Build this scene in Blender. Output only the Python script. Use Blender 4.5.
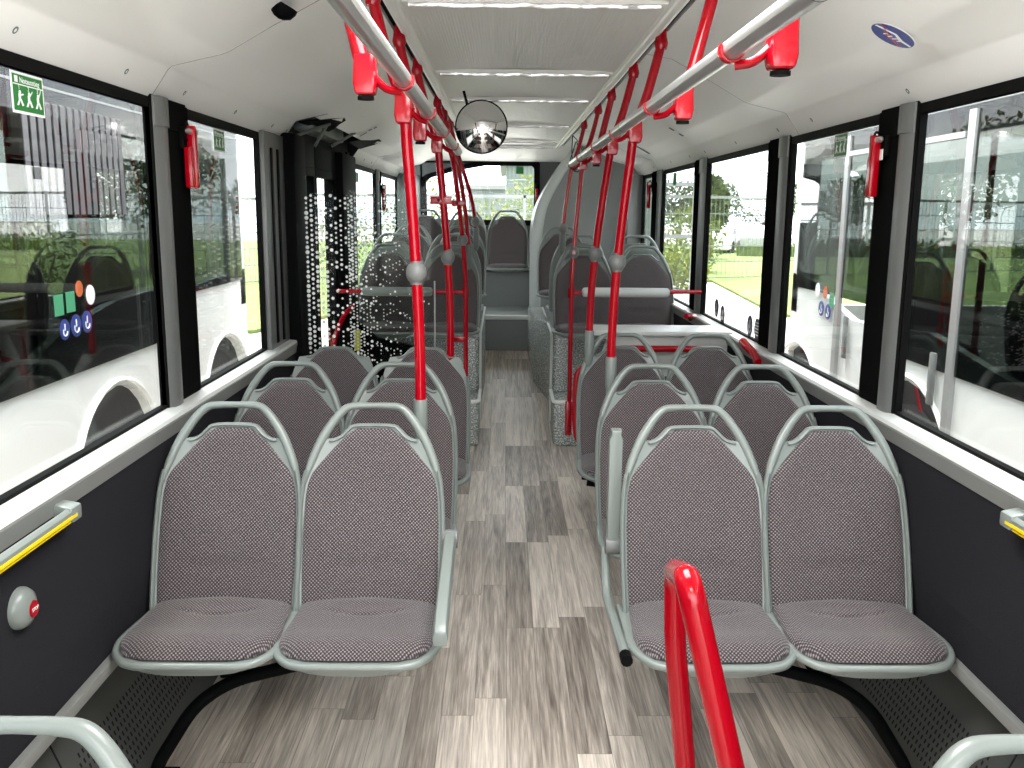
import bpy, bmesh, math, random
from mathutils import Vector, Matrix
random.seed(7)
PI = math.pi
for o in list(bpy.data.objects): bpy.data.objects.remove(o)
scene = bpy.context.scene
COL = scene.collection

# ------------------------------------------------------------------ camera
cam_data = bpy.data.cameras.new('camera'); cam = bpy.data.objects.new('camera', cam_data); COL.objects.link(cam)
cam_data.sensor_fit = 'HORIZONTAL'; cam_data.sensor_width = 36.0
cam_data.lens = 36.0 * 920.0 / 1024.0
cam_data.clip_start = 0.02; cam_data.clip_end = 500
_R = Vector((0.99992668, -0.00854711, 0.00857791)); _U = Vector((-0.00686066, 0.18384455, 0.98293139)); _F = Vector((0.00997823, 0.98291817, -0.18377243))
m = Matrix.Identity(4)
for i in range(3):
    m[i][0] = _R[i]; m[i][1] = _U[i]; m[i][2] = -_F[i]
m[0][3], m[1][3], m[2][3] = -0.093, 0.0, 1.65
cam.matrix_world = m
scene.camera = cam

# ------------------------------------------------------------------ world / light / exposure
scene.view_settings.view_transform = 'Standard'; scene.view_settings.look = 'None'
scene.view_settings.gamma = 1.0; scene.view_settings.use_curve_mapping = False
scene.view_settings.exposure = 1.15
w = bpy.data.worlds.new('overcast_sky'); scene.world = w; w.use_nodes = True
nt = w.node_tree; nt.nodes.clear()
N = nt.nodes.new
out = N('ShaderNodeOutputWorld'); bg = N('ShaderNodeBackground'); tc = N('ShaderNodeTexCoord'); mp = N('ShaderNodeMapping')
no = N('ShaderNodeTexNoise'); cr = N('ShaderNodeValToRGB')
mp.inputs['Scale'].default_value = (1.6, 1.6, 5.0)
no.inputs['Scale'].default_value = 2.0; no.inputs['Detail'].default_value = 6.0; no.inputs['Roughness'].default_value = 0.55
cr.color_ramp.elements[0].position = 0.38; cr.color_ramp.elements[0].color = (0.62, 0.72, 0.84, 1)
cr.color_ramp.elements[1].position = 0.62; cr.color_ramp.elements[1].color = (1.0, 1.0, 0.99, 1)
L = nt.links.new
L(tc.outputs['Generated'], mp.inputs['Vector']); L(mp.outputs[0], no.inputs['Vector']); L(no.outputs[0], cr.inputs[0]); L(cr.outputs[0], bg.inputs[0]); L(bg.outputs[0], out.inputs[0])
bg.inputs[1].default_value = 3.1
sun_d = bpy.data.lights.new('sun', 'SUN'); sun = bpy.data.objects.new('sun', sun_d); COL.objects.link(sun)
sun_d.energy = 9.0; sun_d.angle = 0.6; sun_d.color = (1.0, 0.97, 0.92)
sun.rotation_euler = (math.radians(-20), 0, 0)
# two unseen lamps added overhead; daylight from the open windscreen end behind the camera
def area(name, loc, rot, sx, sy, power):
    d = bpy.data.lights.new(name, 'AREA'); d.shape = 'RECTANGLE'; d.size = sx; d.size_y = sy; d.energy = power; d.color = (1.0, 1.0, 0.985)
    o = bpy.data.objects.new(name, d); COL.objects.link(o); o.location = loc; o.rotation_euler = rot; return o
area('added_overhead_light', (0, 1.75, 2.28), (0, 0, 0), 0.78, 1.1, 27)  # added to brighten from above, the ceiling has no opening here
area('added_overhead_light', (0, -0.6, 2.28), (0, 0, 0), 0.78, 0.9, 17)
area('windscreen_daylight', (0, -2.15, 1.45), (math.radians(90), 0, 0), 2.2, 1.3, 14)

# ------------------------------------------------------------------ materials
def new_mat(name):
    m = bpy.data.materials.new(name); m.use_nodes = True
    return m, m.node_tree, m.node_tree.nodes['Principled BSDF']
def simple(name, col, rough=0.5, metal=0.0, bump=0.0, bscale=200.0, coat=0.0, var=0.0, spec=0.5):
    m, t, p = new_mat(name)
    p.inputs['Base Color'].default_value = (*col, 1); p.inputs['Roughness'].default_value = rough; p.inputs['Metallic'].default_value = metal; p.inputs['Specular IOR Level'].default_value = spec
    if coat: p.inputs['Coat Weight'].default_value = coat; p.inputs['Coat Roughness'].default_value = 0.08
    c = t.nodes.new('ShaderNodeTexCoord'); n = t.nodes.new('ShaderNodeTexNoise'); n.inputs['Scale'].default_value = bscale
    t.links.new(c.outputs['Object'], n.inputs['Vector'])
    if bump:
        b = t.nodes.new('ShaderNodeBump'); b.inputs['Strength'].default_value = bump; b.inputs['Distance'].default_value = 0.002
        t.links.new(n.outputs[0], b.inputs['Height']); t.links.new(b.outputs[0], p.inputs['Normal'])
    if var:
        r = t.nodes.new('ShaderNodeValToRGB')
        r.color_ramp.elements[0].position = 0.35; r.color_ramp.elements[0].color = (*[x*(1-var) for x in col], 1)
        r.color_ramp.elements[1].position = 0.65; r.color_ramp.elements[1].color = (*[min(1, x*(1+var)) for x in col], 1)
        t.links.new(n.outputs[0], r.inputs[0]); t.links.new(r.outputs[0], p.inputs['Base Color'])
    return m
M = {}
M['seat_plastic'] = simple('seat_plastic', (0.19, 0.215, 0.20), 0.32, bump=0.08, bscale=600)
M['red'] = simple('red_enamel', (0.34, 0.001, 0.008), 0.11, spec=0.38)
M['alu'] = simple('brushed_aluminium', (0.72, 0.72, 0.72), 0.3, 0.9, bump=0.03, bscale=300)
M['door_alu'] = simple('dull_aluminium', (0.34, 0.34, 0.33), 0.4, 0.3)
M['chrome'] = simple('chrome', (0.9, 0.9, 0.9), 0.06, 1.0)
M['black'] = simple('black_rubber', (0.003, 0.003, 0.003), 0.6, bump=0.05, spec=0.06)
M['blackgloss'] = simple('black_gloss', (0.003, 0.0034, 0.0034), 0.5, spec=0.02)
M['dark_lining'] = simple('dark_needle_felt_lining', (0.016, 0.016, 0.020), 0.95, bump=0.6, bscale=450, var=0.35, spec=0.15)
M['pillar'] = simple('grey_painted_pillar', (0.125, 0.13, 0.125), 0.38, bump=0.1, bscale=350)
M['pillar_dark'] = simple('dark_pillar', (0.007, 0.0075, 0.007), 0.7, spec=0.0, bump=0.1, bscale=350)
M['sill'] = simple('grey_sill', (0.60, 0.61, 0.59), 0.35, bump=0.05, bscale=400)
M['sill_face'] = simple('grey_sill_face', (0.20, 0.205, 0.195), 0.4, bump=0.08, bscale=400)
M['ceil'] = simple('light_ceiling_plastic', (0.83, 0.83, 0.805), 0.42, bump=0.03, bscale=500)
M['tower'] = simple('grey_tower_panel', (0.23, 0.245, 0.24), 0.45, bump=0.05, bscale=400)
M['tower_edge'] = simple('light_tower_edge', (0.47, 0.51, 0.49), 0.3)
M['rear_panel'] = simple('rear_dark_panel', (0.075, 0.085, 0.082), 0.5)
M['step_vinyl'] = simple('grey_step_vinyl', (0.13, 0.145, 0.138), 0.5, bump=0.05, bscale=300)
M['knob'] = simple('grey_rubber_knob', (0.15, 0.155, 0.15), 0.5)
M['knob_dark'] = simple('dark_grey_plastic', (0.12, 0.135, 0.13), 0.45)
M['pad'] = simple('light_grey_foam_pad', (0.55, 0.57, 0.55), 0.5)
M['yellow'] = simple('yellow_inlay', (0.85, 0.60, 0.0), 0.4)
M['white'] = simple('white_print', (0.85, 0.85, 0.83), 0.5)
M['buswhite'] = simple('white_bus_paint', (0.90, 0.90, 0.87), 0.25, coat=0.3)
M['green'] = simple('green_sign', (0.02, 0.17, 0.035), 0.5)
M['blue'] = simple('blue_sign', (0.01, 0.03, 0.22), 0.4)
M['tyre'] = simple('tyre_rubber', (0.02, 0.02, 0.02), 0.8, bump=0.2, bscale=60)
M['hub'] = simple('steel_wheel', (0.42, 0.42, 0.42), 0.4, 0.5)
M['heater'] = simple('grey_heater_cover', (0.055, 0.058, 0.055), 0.42)
M['hole'] = simple('dark_hole', (0.004, 0.004, 0.004), 0.9)
M['bellows'] = simple('bellows_rubber', (0.09, 0.085, 0.09), 0.7)
M['foil'] = simple('clear_protective_foil_grey', (0.62, 0.62, 0.62), 0.12, 0.5, bump=0.8, bscale=40)
M['bark'] = simple('bark', (0.12, 0.08, 0.05), 0.9, bump=0.5, bscale=20)
M['fence'] = simple('galvanised_white_fence', (0.19, 0.20, 0.195), 0.5)
M['yellow_green'] = simple('yellow_tape', (0.75, 0.7, 0.05), 0.5)
M['car_grey'] = simple('silver_car_paint', (0.42, 0.43, 0.45), 0.3, 0.3)
M['car_dark'] = simple('dark_car_paint', (0.04, 0.05, 0.07), 0.3)
M['car_glass'] = simple('car_window', (0.03, 0.04, 0.05), 0.1)

def ceil_panel():
    m, t, p = new_mat('ribbed_centre_ceiling'); nd = t.nodes.new; l = t.links.new
    c = nd('ShaderNodeTexCoord'); wv = nd('ShaderNodeTexWave'); wv.bands_direction = 'X'; wv.inputs['Scale'].default_value = 28.0
    b = nd('ShaderNodeBump'); b.inputs['Strength'].default_value = 0.25; b.inputs['Distance'].default_value = 0.002
    l(c.outputs['Object'], wv.inputs['Vector']); l(wv.outputs[1], b.inputs['Height']); l(b.outputs[0], p.inputs['Normal'])
    p.inputs['Base Color'].default_value = (0.74, 0.74, 0.715, 1); p.inputs['Roughness'].default_value = 0.38
    return m
M['ceil_mid'] = ceil_panel()

def fabric(name='woven_seat_fabric'):
    m, t, p = new_mat(name); nd = t.nodes.new; l = t.links.new
    uv = nd('ShaderNodeUVMap'); sep = nd('ShaderNodeSeparateXYZ'); l(uv.outputs[0], sep.inputs[0])
    def mth(op, a, b=None):
        n = nd('ShaderNodeMath'); n.operation = op
        for i, v in enumerate((a, b)):
            if v is None: continue
            if isinstance(v, (int, float)): n.inputs[i].default_value = v
            else: l(v, n.inputs[i])
        return n.outputs[0]
    k = 2*PI/0.0105
    su = mth('SINE', mth('MULTIPLY', sep.outputs[0], k)); sv = mth('SINE', mth('MULTIPLY', sep.outputs[1], k))
    pr = mth('MULTIPLY', su, sv)                               # woven checks
    wn = nd('ShaderNodeTexNoise'); wn.inputs['Scale'].default_value = 260.0; wn.inputs['Detail'].default_value = 1.0; l(uv.outputs[0], wn.inputs['Vector'])
    h = mth('ADD', pr, mth('MULTIPLY', mth('SUBTRACT', wn.outputs[0], 0.5), 1.5))
    r = nd('ShaderNodeValToRGB'); e = r.color_ramp.elements
    e[0].position = 0.26; e[0].color = (0.020, 0.015, 0.018, 1)
    e[1].position = 0.93; e[1].color = (0.30, 0.268, 0.266, 1)
    x = r.color_ramp.elements.new(0.50); x.color = (0.050, 0.036, 0.039, 1)
    l(mth('ADD', mth('MULTIPLY', h, 0.38), 0.5), r.inputs[0]); l(r.outputs[0], p.inputs['Base Color'])
    b = nd('ShaderNodeBump'); b.inputs['Strength'].default_value = 0.5; b.inputs['Distance'].default_value = 0.0015
    l(h, b.inputs['Height']); l(b.outputs[0], p.inputs['Normal'])
    p.inputs['Roughness'].default_value = 0.95; p.inputs['Sheen Weight'].default_value = 0.15; p.inputs['Sheen Roughness'].default_value = 0.5
    return m
M['fabric'] = fabric()

def wood_floor():
    m, t, p = new_mat('wood_plank_vinyl'); nd = t.nodes.new; l = t.links.new
    tc = nd('ShaderNodeTexCoord'); sep = nd('ShaderNodeSeparateXYZ'); l(tc.outputs['Object'], sep.inputs[0])
    def mth(op, a, b=None, c=None):
        n = nd('ShaderNodeMath'); n.operation = op
        for i, v in enumerate((a, b, c)):
            if v is None: continue
            if isinstance(v, (int, float)): n.inputs[i].default_value = v
            else: l(v, n.inputs[i])
        return n.outputs[0]
    W, LN = 0.109, 0.98
    u = mth('DIVIDE', mth('ADD', sep.outputs[0], 20.02), W); iu = mth('FLOOR', u); fu = mth('FRACT', u)
    wn = nd('ShaderNodeTexWhiteNoise'); wn.noise_dimensions = '1D'; l(iu, wn.inputs['W'])
    v = mth('ADD', mth('DIVIDE', sep.outputs[1], LN), wn.outputs['Value']); v2 = mth('ADD', v, 40.0); iv = mth('FLOOR', v2); fv = mth('FRACT', v2)
    cmb = nd('ShaderNodeCombineXYZ'); l(iu, cmb.inputs[0]); l(iv, cmb.inputs[1])
    w2 = nd('ShaderNodeTexWhiteNoise'); w2.noise_dimensions = '3D'; l(cmb.outputs[0], w2.inputs['Vector'])
    # grain
    off = nd('ShaderNodeVectorMath'); off.operation = 'SCALE'; off.inputs['Scale'].default_value = 13.0; l(w2.outputs['Color'], off.inputs[0])
    add = nd('ShaderNodeVectorMath'); add.operation = 'ADD'; l(tc.outputs['Object'], add.inputs[0]); l(off.outputs[0], add.inputs[1])
    mp = nd('ShaderNodeMapping'); mp.inputs['Scale'].default_value = (30.0, 1.5, 1.0); l(add.outputs[0], mp.inputs['Vector'])
    wv = nd('ShaderNodeTexNoise'); wv.inputs['Scale'].default_value = 1.0; wv.inputs['Detail'].default_value = 7.0; wv.inputs['Roughness'].default_value = 0.62; wv.inputs['Distortion'].default_value = 0.7; l(mp.outputs[0], wv.inputs['Vector'])
    mp2 = nd('ShaderNodeMapping'); mp2.inputs['Scale'].default_value = (170.0, 6.0, 1.0); l(add.outputs[0], mp2.inputs['Vector'])
    n2 = nd('ShaderNodeTexNoise'); n2.inputs['Scale'].default_value = 1.0; n2.inputs['Detail'].default_value = 3.0; l(mp2.outputs[0], n2.inputs['Vector'])
    tone = mth('ADD', mth('MULTIPLY', w2.outputs['Value'], 0.50), mth('ADD', mth('MULTIPLY', wv.outputs[0], 1.25), mth('MULTIPLY', n2.outputs[0], 0.75)))
    r = nd('ShaderNodeValToRGB'); e = r.color_ramp.elements
    e[0].position = 0.0; e[0].color = (0.135, 0.108, 0.090, 1); e[1].position = 0.85; e[1].color = (0.78, 0.69, 0.60, 1)
    x = e.new(0.40); x.color = (0.39, 0.335, 0.285, 1)
    l(mth('MULTIPLY', mth('SUBTRACT', tone, 0.78), 1.05), r.inputs[0])
    # joints
    def edge(f, wd): return mth('LESS_THAN', mth('MINIMUM', f, mth('SUBTRACT', 1.0, f)), wd)
    jt = mth('MAXIMUM', edge(fu, 0.010), edge(fv, 0.0012))
    mx = nd('ShaderNodeMix'); mx.data_type = 'RGBA'; l(mth('MULTIPLY', jt, 0.55), mx.inputs[0]); l(r.outputs[0], mx.inputs[6]); mx.inputs[7].default_value = (0.06, 0.05, 0.042, 1)
    l(mx.outputs[2], p.inputs['Base Color']); p.inputs['Roughness'].default_value = 0.40
    b = nd('ShaderNodeBump'); b.inputs['Strength'].default_value = 0.12; b.inputs['Distance'].default_value = 0.001; l(tone, b.inputs['Height']); l(b.outputs[0], p.inputs['Normal'])
    return m
M['wood'] = wood_floor()

def speckle():
    m, t, p = new_mat('speckled_grey_vinyl'); nd = t.nodes.new; l = t.links.new
    tc = nd('ShaderNodeTexCoord'); v = nd('ShaderNodeTexNoise'); v.inputs['Scale'].default_value = 95.0; v.inputs['Detail'].default_value = 2.0
    r = nd('ShaderNodeValToRGB'); e = r.color_ramp.elements
    e[0].position = 0.30; e[0].color = (0.10, 0.11, 0.105, 1); e[1].position = 0.72; e[1].color = (0.80, 0.84, 0.80, 1); x = e.new(0.5); x.color = (0.27, 0.29, 0.275, 1)
    l(tc.outputs['Object'], v.inputs['Vector']); l(v.outputs[0], r.inputs[0]); l(r.outputs[0], p.inputs['Base Color']); p.inputs['Roughness'].default_value = 0.25
    return m
M['speckle'] = speckle()

def glassmat(name, tint=(0.93, 0.96, 0.94), refl=1.0, rough=0.0):
    m = bpy.data.materials.new(name); m.use_nodes = True; t = m.node_tree; t.nodes.clear(); nd = t.nodes.new; l = t.links.new
    o = nd('ShaderNodeOutputMaterial'); mix = nd('ShaderNodeMixShader'); tr = nd('ShaderNodeBsdfTransparent'); gl = nd('ShaderNodeBsdfGlossy')
    lw = nd('ShaderNodeLayerWeight'); lw.inputs['Blend'].default_value = 0.5
    pw = nd('ShaderNodeMath'); pw.operation = 'POWER'; pw.inputs[1].default_value = 5.0; l(lw.outputs['Facing'], pw.inputs[0])
    fr = nd('ShaderNodeMath'); fr.operation = 'MULTIPLY_ADD'; fr.inputs[1].default_value = 0.96; fr.inputs[2].default_value = 0.04; l(pw.outputs[0], fr.inputs[0])
    mul = nd('ShaderNodeMath'); mul.operation = 'MULTIPLY'; mul.inputs[1].default_value = refl
    tr.inputs[0].default_value = (*tint, 1); gl.inputs['Roughness'].default_value = rough; gl.inputs[0].default_value = (1, 1, 1, 1)
    l(fr.outputs[0], mul.inputs[0]); l(mul.outputs[0], mix.inputs[0]); l(tr.outputs[0], mix.inputs[1]); l(gl.outputs[0], mix.inputs[2]); l(mix.outputs[0], o.inputs[0])
    return m
M['glass'] = glassmat('window_glass', (0.965, 0.975, 0.965), 0.75)
M['tint'] = glassmat('tinted_bus_glass', (0.25, 0.28, 0.27), 0.55)
M['rear_glass'] = glassmat('rear_window_glass', (0.965, 0.975, 0.965), 0.15)
M['screen'] = glassmat('clear_screen_glass', (0.96, 0.98, 0.965), 0.10)

def lawn():
    m, t, p = new_mat('lawn'); nd = t.nodes.new; l = t.links.new
    tc = nd('ShaderNodeTexCoord'); n = nd('ShaderNodeTexNoise'); n.inputs['Scale'].default_value = 0.8; n.inputs['Detail'].default_value = 8.0
    r = nd('ShaderNodeValToRGB'); e = r.color_ramp.elements; e[0].position = 0.3; e[0].color = (0.075, 0.125, 0.022, 1); e[1].position = 0.7; e[1].color = (0.15, 0.20, 0.035, 1)
    l(tc.outputs['Object'], n.inputs['Vector']); l(n.outputs[0], r.inputs[0]); l(r.outputs[0], p.inputs['Base Color']); p.inputs['Roughness'].default_value = 0.9
    return m
M['lawn'] = lawn()
def leafm(name, a, b):
    m, t, p = new_mat(name); nd = t.nodes.new; l = t.links.new
    tc = nd('ShaderNodeTexCoord'); n = nd('ShaderNodeTexNoise'); n.inputs['Scale'].default_value = 2.5; n.inputs['Detail'].default_value = 4.0
    r = nd('ShaderNodeValToRGB'); e = r.color_ramp.elements; e[0].position = 0.35; e[0].color = (*a, 1); e[1].position = 0.65; e[1].color = (*b, 1)
    l(tc.outputs['Object'], n.inputs['Vector']); l(n.outputs[0], r.inputs[0]); l(r.outputs[0], p.inputs['Base Color']); p.inputs['Roughness'].default_value = 0.7
    return m
M['leaf'] = leafm('green_leaves', (0.035, 0.06, 0.012), (0.10, 0.14, 0.022)); M['leaf2'] = leafm('bright_leaves', (0.10, 0.15, 0.018), (0.24, 0.27, 0.04))
def paving():
    m, t, p = new_mat('concrete_paving'); nd = t.nodes.new; l = t.links.new
    tc = nd('ShaderNodeTexCoord'); b = nd('ShaderNodeTexBrick'); b.inputs['Scale'].default_value = 5.0
    b.inputs['Color1'].default_value = (0.42, 0.40, 0.37, 1); b.inputs['Color2'].default_value = (0.36, 0.345, 0.32, 1); b.inputs['Mortar'].default_value = (0.24, 0.23, 0.21, 1); b.inputs['Mortar Size'].default_value = 0.012
    l(tc.outputs['Object'], b.inputs['Vector']); l(b.outputs[0], p.inputs['Base Color']); p.inputs['Roughness'].default_value = 0.85
    return m
M['paving'] = paving()
def corrug():
    m, t, p = new_mat('corrugated_facade'); nd = t.nodes.new; l = t.links.new
    tc = nd('ShaderNodeTexCoord'); wv = nd('ShaderNodeTexWave'); wv.inputs['Scale'].default_value = 1.6
    r = nd('ShaderNodeValToRGB'); e = r.color_ramp.elements; e[0].color = (0.085, 0.105, 0.10, 1); e[1].color = (0.125, 0.15, 0.145, 1)
    l(tc.outputs['Object'], wv.inputs['Vector']); l(wv.outputs[1], r.inputs[0]); l(r.outputs[0], p.inputs['Base Color']); return m
M['corrug'] = corrug()

# ------------------------------------------------------------------ mesh helpers
class MB:
    def __init__(s): s.v = []; s.f = []; s.uv = None
    def add(s, vs, fs):
        k = len(s.v); s.v += [tuple(x) for x in vs]; s.f += [tuple(i+k for i in f) for f in fs]; return s
    def box(s, a, b):
        x0, y0, z0 = [min(p, q) for p, q in zip(a, b)]; x1, y1, z1 = [max(p, q) for p, q in zip(a, b)]
        return s.add([(x0,y0,z0),(x1,y0,z0),(x1,y1,z0),(x0,y1,z0),(x0,y0,z1),(x1,y0,z1),(x1,y1,z1),(x0,y1,z1)],
                     [(0,3,2,1),(4,5,6,7),(0,1,5,4),(1,2,6,5),(2,3,7,6),(3,0,4,7)])
    def prism(s, pts, axis, a, b):                      # closed outline (2D) extruded along an axis
        n = len(pts)
        def P(p, t):
            return {'x': (t, p[0], p[1]), 'y': (p[0], t, p[1]), 'z': (p[0], p[1], t)}[axis]
        vs = [P(p, a) for p in pts] + [P(p, b) for p in pts]
        return s.add(vs, [tuple(range(n))[::-1], tuple(range(n, 2*n))] + [(i, (i+1) % n, n+(i+1) % n, n+i) for i in range(n)])
    def tube(s, pts, r, n=12, r2=None, closed=False):   # sweep of an (elliptic) section along points
        pts = [Vector(p) for p in pts]; rr = r if isinstance(r, (list, tuple)) else [r]*len(pts)
        m_ = len(pts); rings = []; up = None
        for i, p in enumerate(pts):
            if closed: t = (pts[(i+1) % m_] - pts[i-1])
            else: t = (pts[min(i+1, m_-1)] - pts[max(i-1, 0)])
            t.normalize()
            if up is None:
                up = Vector((0, 1, 0)) if abs(t.y) < 0.9 else Vector((1, 0, 0))
            up = (up - t*up.dot(t)); up.normalize(); sd = t.cross(up)
            q = (r2 if r2 else rr[i])
            rings.append([p + sd*rr[i]*math.cos(2*PI*k/n) + up*q*math.sin(2*PI*k/n) for k in range(n)])
        vs = [v for g in rings for v in g]; fs = []
        for i in range(m_ if closed else m_-1):
            j = (i+1) % m_
            for k in range(n): fs.append((i*n+k, i*n+(k+1) % n, j*n+(k+1) % n, j*n+k))
        if not closed: fs += [tuple(range(n))[::-1], tuple(range((m_-1)*n, m_*n))]
        return s.add(vs, fs)
    def lathe(s, prof, c=(0,0,0), axis='z', n=20):      # prof: (radius, height)
        vs = []; fs = []
        for r, h in prof:
            for k in range(n):
                a = 2*PI*k/n; x, y = r*math.cos(a), r*math.sin(a)
                q = {'z': (x, y, h), 'x': (h, x, y), 'y': (y, h, x)}[axis]
                vs.append((q[0]+c[0], q[1]+c[1], q[2]+c[2]))
        m_ = len(prof)
        for i in range(m_-1):
            for k in range(n): fs.append((i*n+k, i*n+(k+1) % n, (i+1)*n+(k+1) % n, (i+1)*n+k))
        fs += [tuple(range(n))[::-1], tuple(range((m_-1)*n, m_*n))]
        return s.add(vs, fs)
    def grid(s, rows, close=False):
        n = len(rows[0]); vs = [p for r in rows for p in r]; fs = []
        for i in range(len(rows)-1):
            for k in range(n-1 + (1 if close else 0)): fs.append((i*n+k, i*n+(k+1) % n, (i+1)*n+(k+1) % n, (i+1)*n+k))
        return s.add(vs, fs)
    def build(s, name, mat, parent=None, smooth=True, loc=None, bevel=0.0, ang=35, seg=2):
        me = bpy.data.meshes.new(name); me.from_pydata(s.v, [], s.f); me.update()
        bm = bmesh.new(); bm.from_mesh(me); bmesh.ops.recalc_face_normals(bm, faces=bm.faces)
        if bevel:
            es = [e for e in bm.edges if len(e.link_faces) == 2 and e.calc_face_angle(0) > math.radians(30)]
            bmesh.ops.bevel(bm, geom=es, offset=bevel, segments=seg, affect='EDGES', profile=0.6)
        bm.to_mesh(me); bm.free()
        if s.uv:
            ul = me.uv_layers.new(name='UVMap')
            for lp in me.loops: ul.data[lp.index].uv = s.uv[lp.vertex_index]
        if smooth:
            me.shade_smooth()
            try: me.set_sharp_from_angle(angle=math.radians(ang))
            except Exception: pass
        me.materials.append(M[mat] if isinstance(mat, str) else mat)
        o = bpy.data.objects.new(name, me); COL.objects.link(o)
        if parent: o.parent = parent
        if loc: o.location = loc
        return o

def tag(o, label=None, cat=None, group=None, kind=None):
    if label: o['label'] = label
    if cat: o['category'] = cat
    if group: o['group'] = group
    if kind: o['kind'] = kind
    return o
def struct(o, label=None, cat=None):
    o['kind'] = 'structure'; return tag(o, label, cat)
def empty(name, loc=(0,0,0), rz=0.0):
    o = bpy.data.objects.new(name, None); COL.objects.link(o); o.location = loc; o.rotation_euler = (0, 0, rz); o.empty_display_size = 0.1; return o
def copy_tree(o, parent=None):
    c = o.copy(); COL.objects.link(c); c.parent = parent
    for ch in list(o.children): copy_tree(ch, c)
    return c
def fillet(pts, r, n=6):                                # polyline with rounded corners
    pts = [Vector(p) for p in pts]; o = [pts[0]]
    for i in range(1, len(pts)-1):
        a, b, c = pts[i-1], pts[i], pts[i+1]; u = (a-b); v = (c-b); k = min(r, u.length*0.49, v.length*0.49)
        u.normalize(); v.normalize(); p, q = b+u*k, b+v*k
        for j in range(n+1):
            t = j/n; o.append(p*(1-t)**2 + b*2*t*(1-t) + q*t*t)
    return o + [pts[-1]]
def spline(pts, n=6):                                   # Catmull-Rom
    P = [Vector(p) for p in pts]; P = [P[0]*2-P[1]] + P + [P[-1]*2-P[-2]]; o = []
    for i in range(1, len(P)-2):
        for j in range(n):
            t = j/n; a, b, c, d = P[i-1], P[i], P[i+1], P[i+2]
            o.append(0.5*((2*b) + (c-a)*t + (2*a-5*b+4*c-d)*t*t + (3*b-a-3*c+d)*t**3))
    return o + [P[-2]]
def interp(tab, x):
    if x <= tab[0][0]: return tab[0][1]
    for (a, b), (c, d) in zip(tab, tab[1:]):
        if x <= c: return b + (d-b)*(x-a)/(c-a)
    return tab[-1][1]
def text_mesh(s, size, mat, loc, rot, parent, name='lettering', depth=0.0006):
    cu = bpy.data.curves.new(name, 'FONT'); cu.body = s; cu.size = size; cu.align_x = 'CENTER'; cu.align_y = 'CENTER'; cu.extrude = depth
    t = bpy.data.objects.new(name, cu); COL.objects.link(t); dg = bpy.context.evaluated_depsgraph_get(); dg.update()
    me = bpy.data.meshes.new_from_object(t.evaluated_get(dg)); bpy.data.objects.remove(t)
    me.materials.clear(); me.materials.append(M[mat]); o = bpy.data.objects.new(name, me); COL.objects.link(o)
    o.location = loc; o.rotation_euler = rot; o.parent = parent; return o

# ================================================================== BUS SHELL
YR = 10.2      # rear wall
YF = -2.2      # the bus goes on a little behind the camera, open windscreen there
# floor
struct(MB().box((-1.245, YF, -0.04), (1.245, 6.42, 0.0)).build('floor', 'wood', smooth=False))
b = MB(); b.prism([(6.42, -0.04), (6.42, 0.0), (8.62, 0.36), (8.62, 0.30)], 'x', -0.34, 0.34)
struct(b.build('floor', 'wood', smooth=False))
# rear platform with the two steps
b = MB(); b.box((-0.36, 8.62, 0.0), (0.30, 9.52, 0.69))
st = struct(b.build('floor', 'step_vinyl', bevel=0.012))
MB().box((-0.345, 8.600, 0.655), (0.285, 8.66, 0.695)).build('step_edge', 'pad', st, bevel=0.006)
MB().box((-1.2, 9.52, 0.0), (1.2, YR, 1.045)).build('seat_box', 'step_vinyl', st, bevel=0.01)

# raised side podiums
def podium(side):
    s = side; b = MB()
    inn = 0.27 if s > 0 else 0.265
    pts = [(s*1.2, 6.80), (s*(inn+0.02), 6.80), (s*inn, 6.84), (s*inn, 7.35), (s*(inn-(0.10 if s > 0 else 0.02)), 7.75), (s*(inn-(0.13 if s > 0 else 0.0)), 8.62), (s*1.2, 8.62)]
    b.prism(pts, 'z', 0.0, 0.78 if s > 0 else 0.74)
    o = b.build('floor', 'speckle', bevel=0.02, seg=3)
    f = MB().box((s*1.2, 6.40, 0.0), (s*inn, 6.81, 0.33)).build('footstep', 'speckle', o, bevel=0.025, seg=3)
    e = MB().tube(fillet([(s*(inn-0.002), 6.80, 0.335), (s*(inn-0.002), 6.398, 0.325), (s*1.15, 6.396, 0.325)], 0.05), 0.013, 8).build('step_edge', 'white', o)
    e2 = MB().tube(fillet([(s*(inn-0.002), 6.795, 0.10), (s*(inn-0.002), 6.795, 0.76), (s*(inn+0.0), 8.5, 0.78)], 0.06), 0.010, 8).build('corner_trim', 'pad', o)
    MB().box((s*1.19, 7.27, 0.7), (s*(inn+0.08), 8.62, 0.865)).build('seat_plinth', 'step_vinyl', o, bevel=0.01)
    return struct(o)
podium(-1); podium(1)

# walls below windows
SEC_Z = 0.945
def side_wall(s, y0, y1, name):
    b = MB(); b.prism([(s*1.26, 0.45), (s*1.155, 0.45), (s*1.142, 0.60), (s*1.142, SEC_Z), (s*1.26, SEC_Z)], 'y', y0, y1)
    o = b.build(name, 'dark_lining', smooth=False)
    MB().box((s*1.275, y0, -0.05), (s*1.246, y1, 0.45)).build('lower_panel', 'pillar_dark', o, smooth=False)
    MB().box((s*1.158, y0, 0.43), (s*1.132, y1, 0.462)).build('kick_trim', 'sill_face', o, bevel=0.003)
    MB().prism([(s*1.205, SEC_Z), (s*1.136, SEC_Z), (s*1.128, 0.99), (s*1.14, 1.006), (s*1.205, 1.006)], 'y', y0, y1).build('sill_face', 'sill_face', o, smooth=False)
    MB().prism([(s*1.186, 1.0), (s*1.128, 0.996), (s*1.133, 1.007), (s*1.186, 1.012), (s*1.186, 1.0)], 'y', y0, y1).build('sill', 'sill', o, smooth=False)
    return struct(o)
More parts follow.
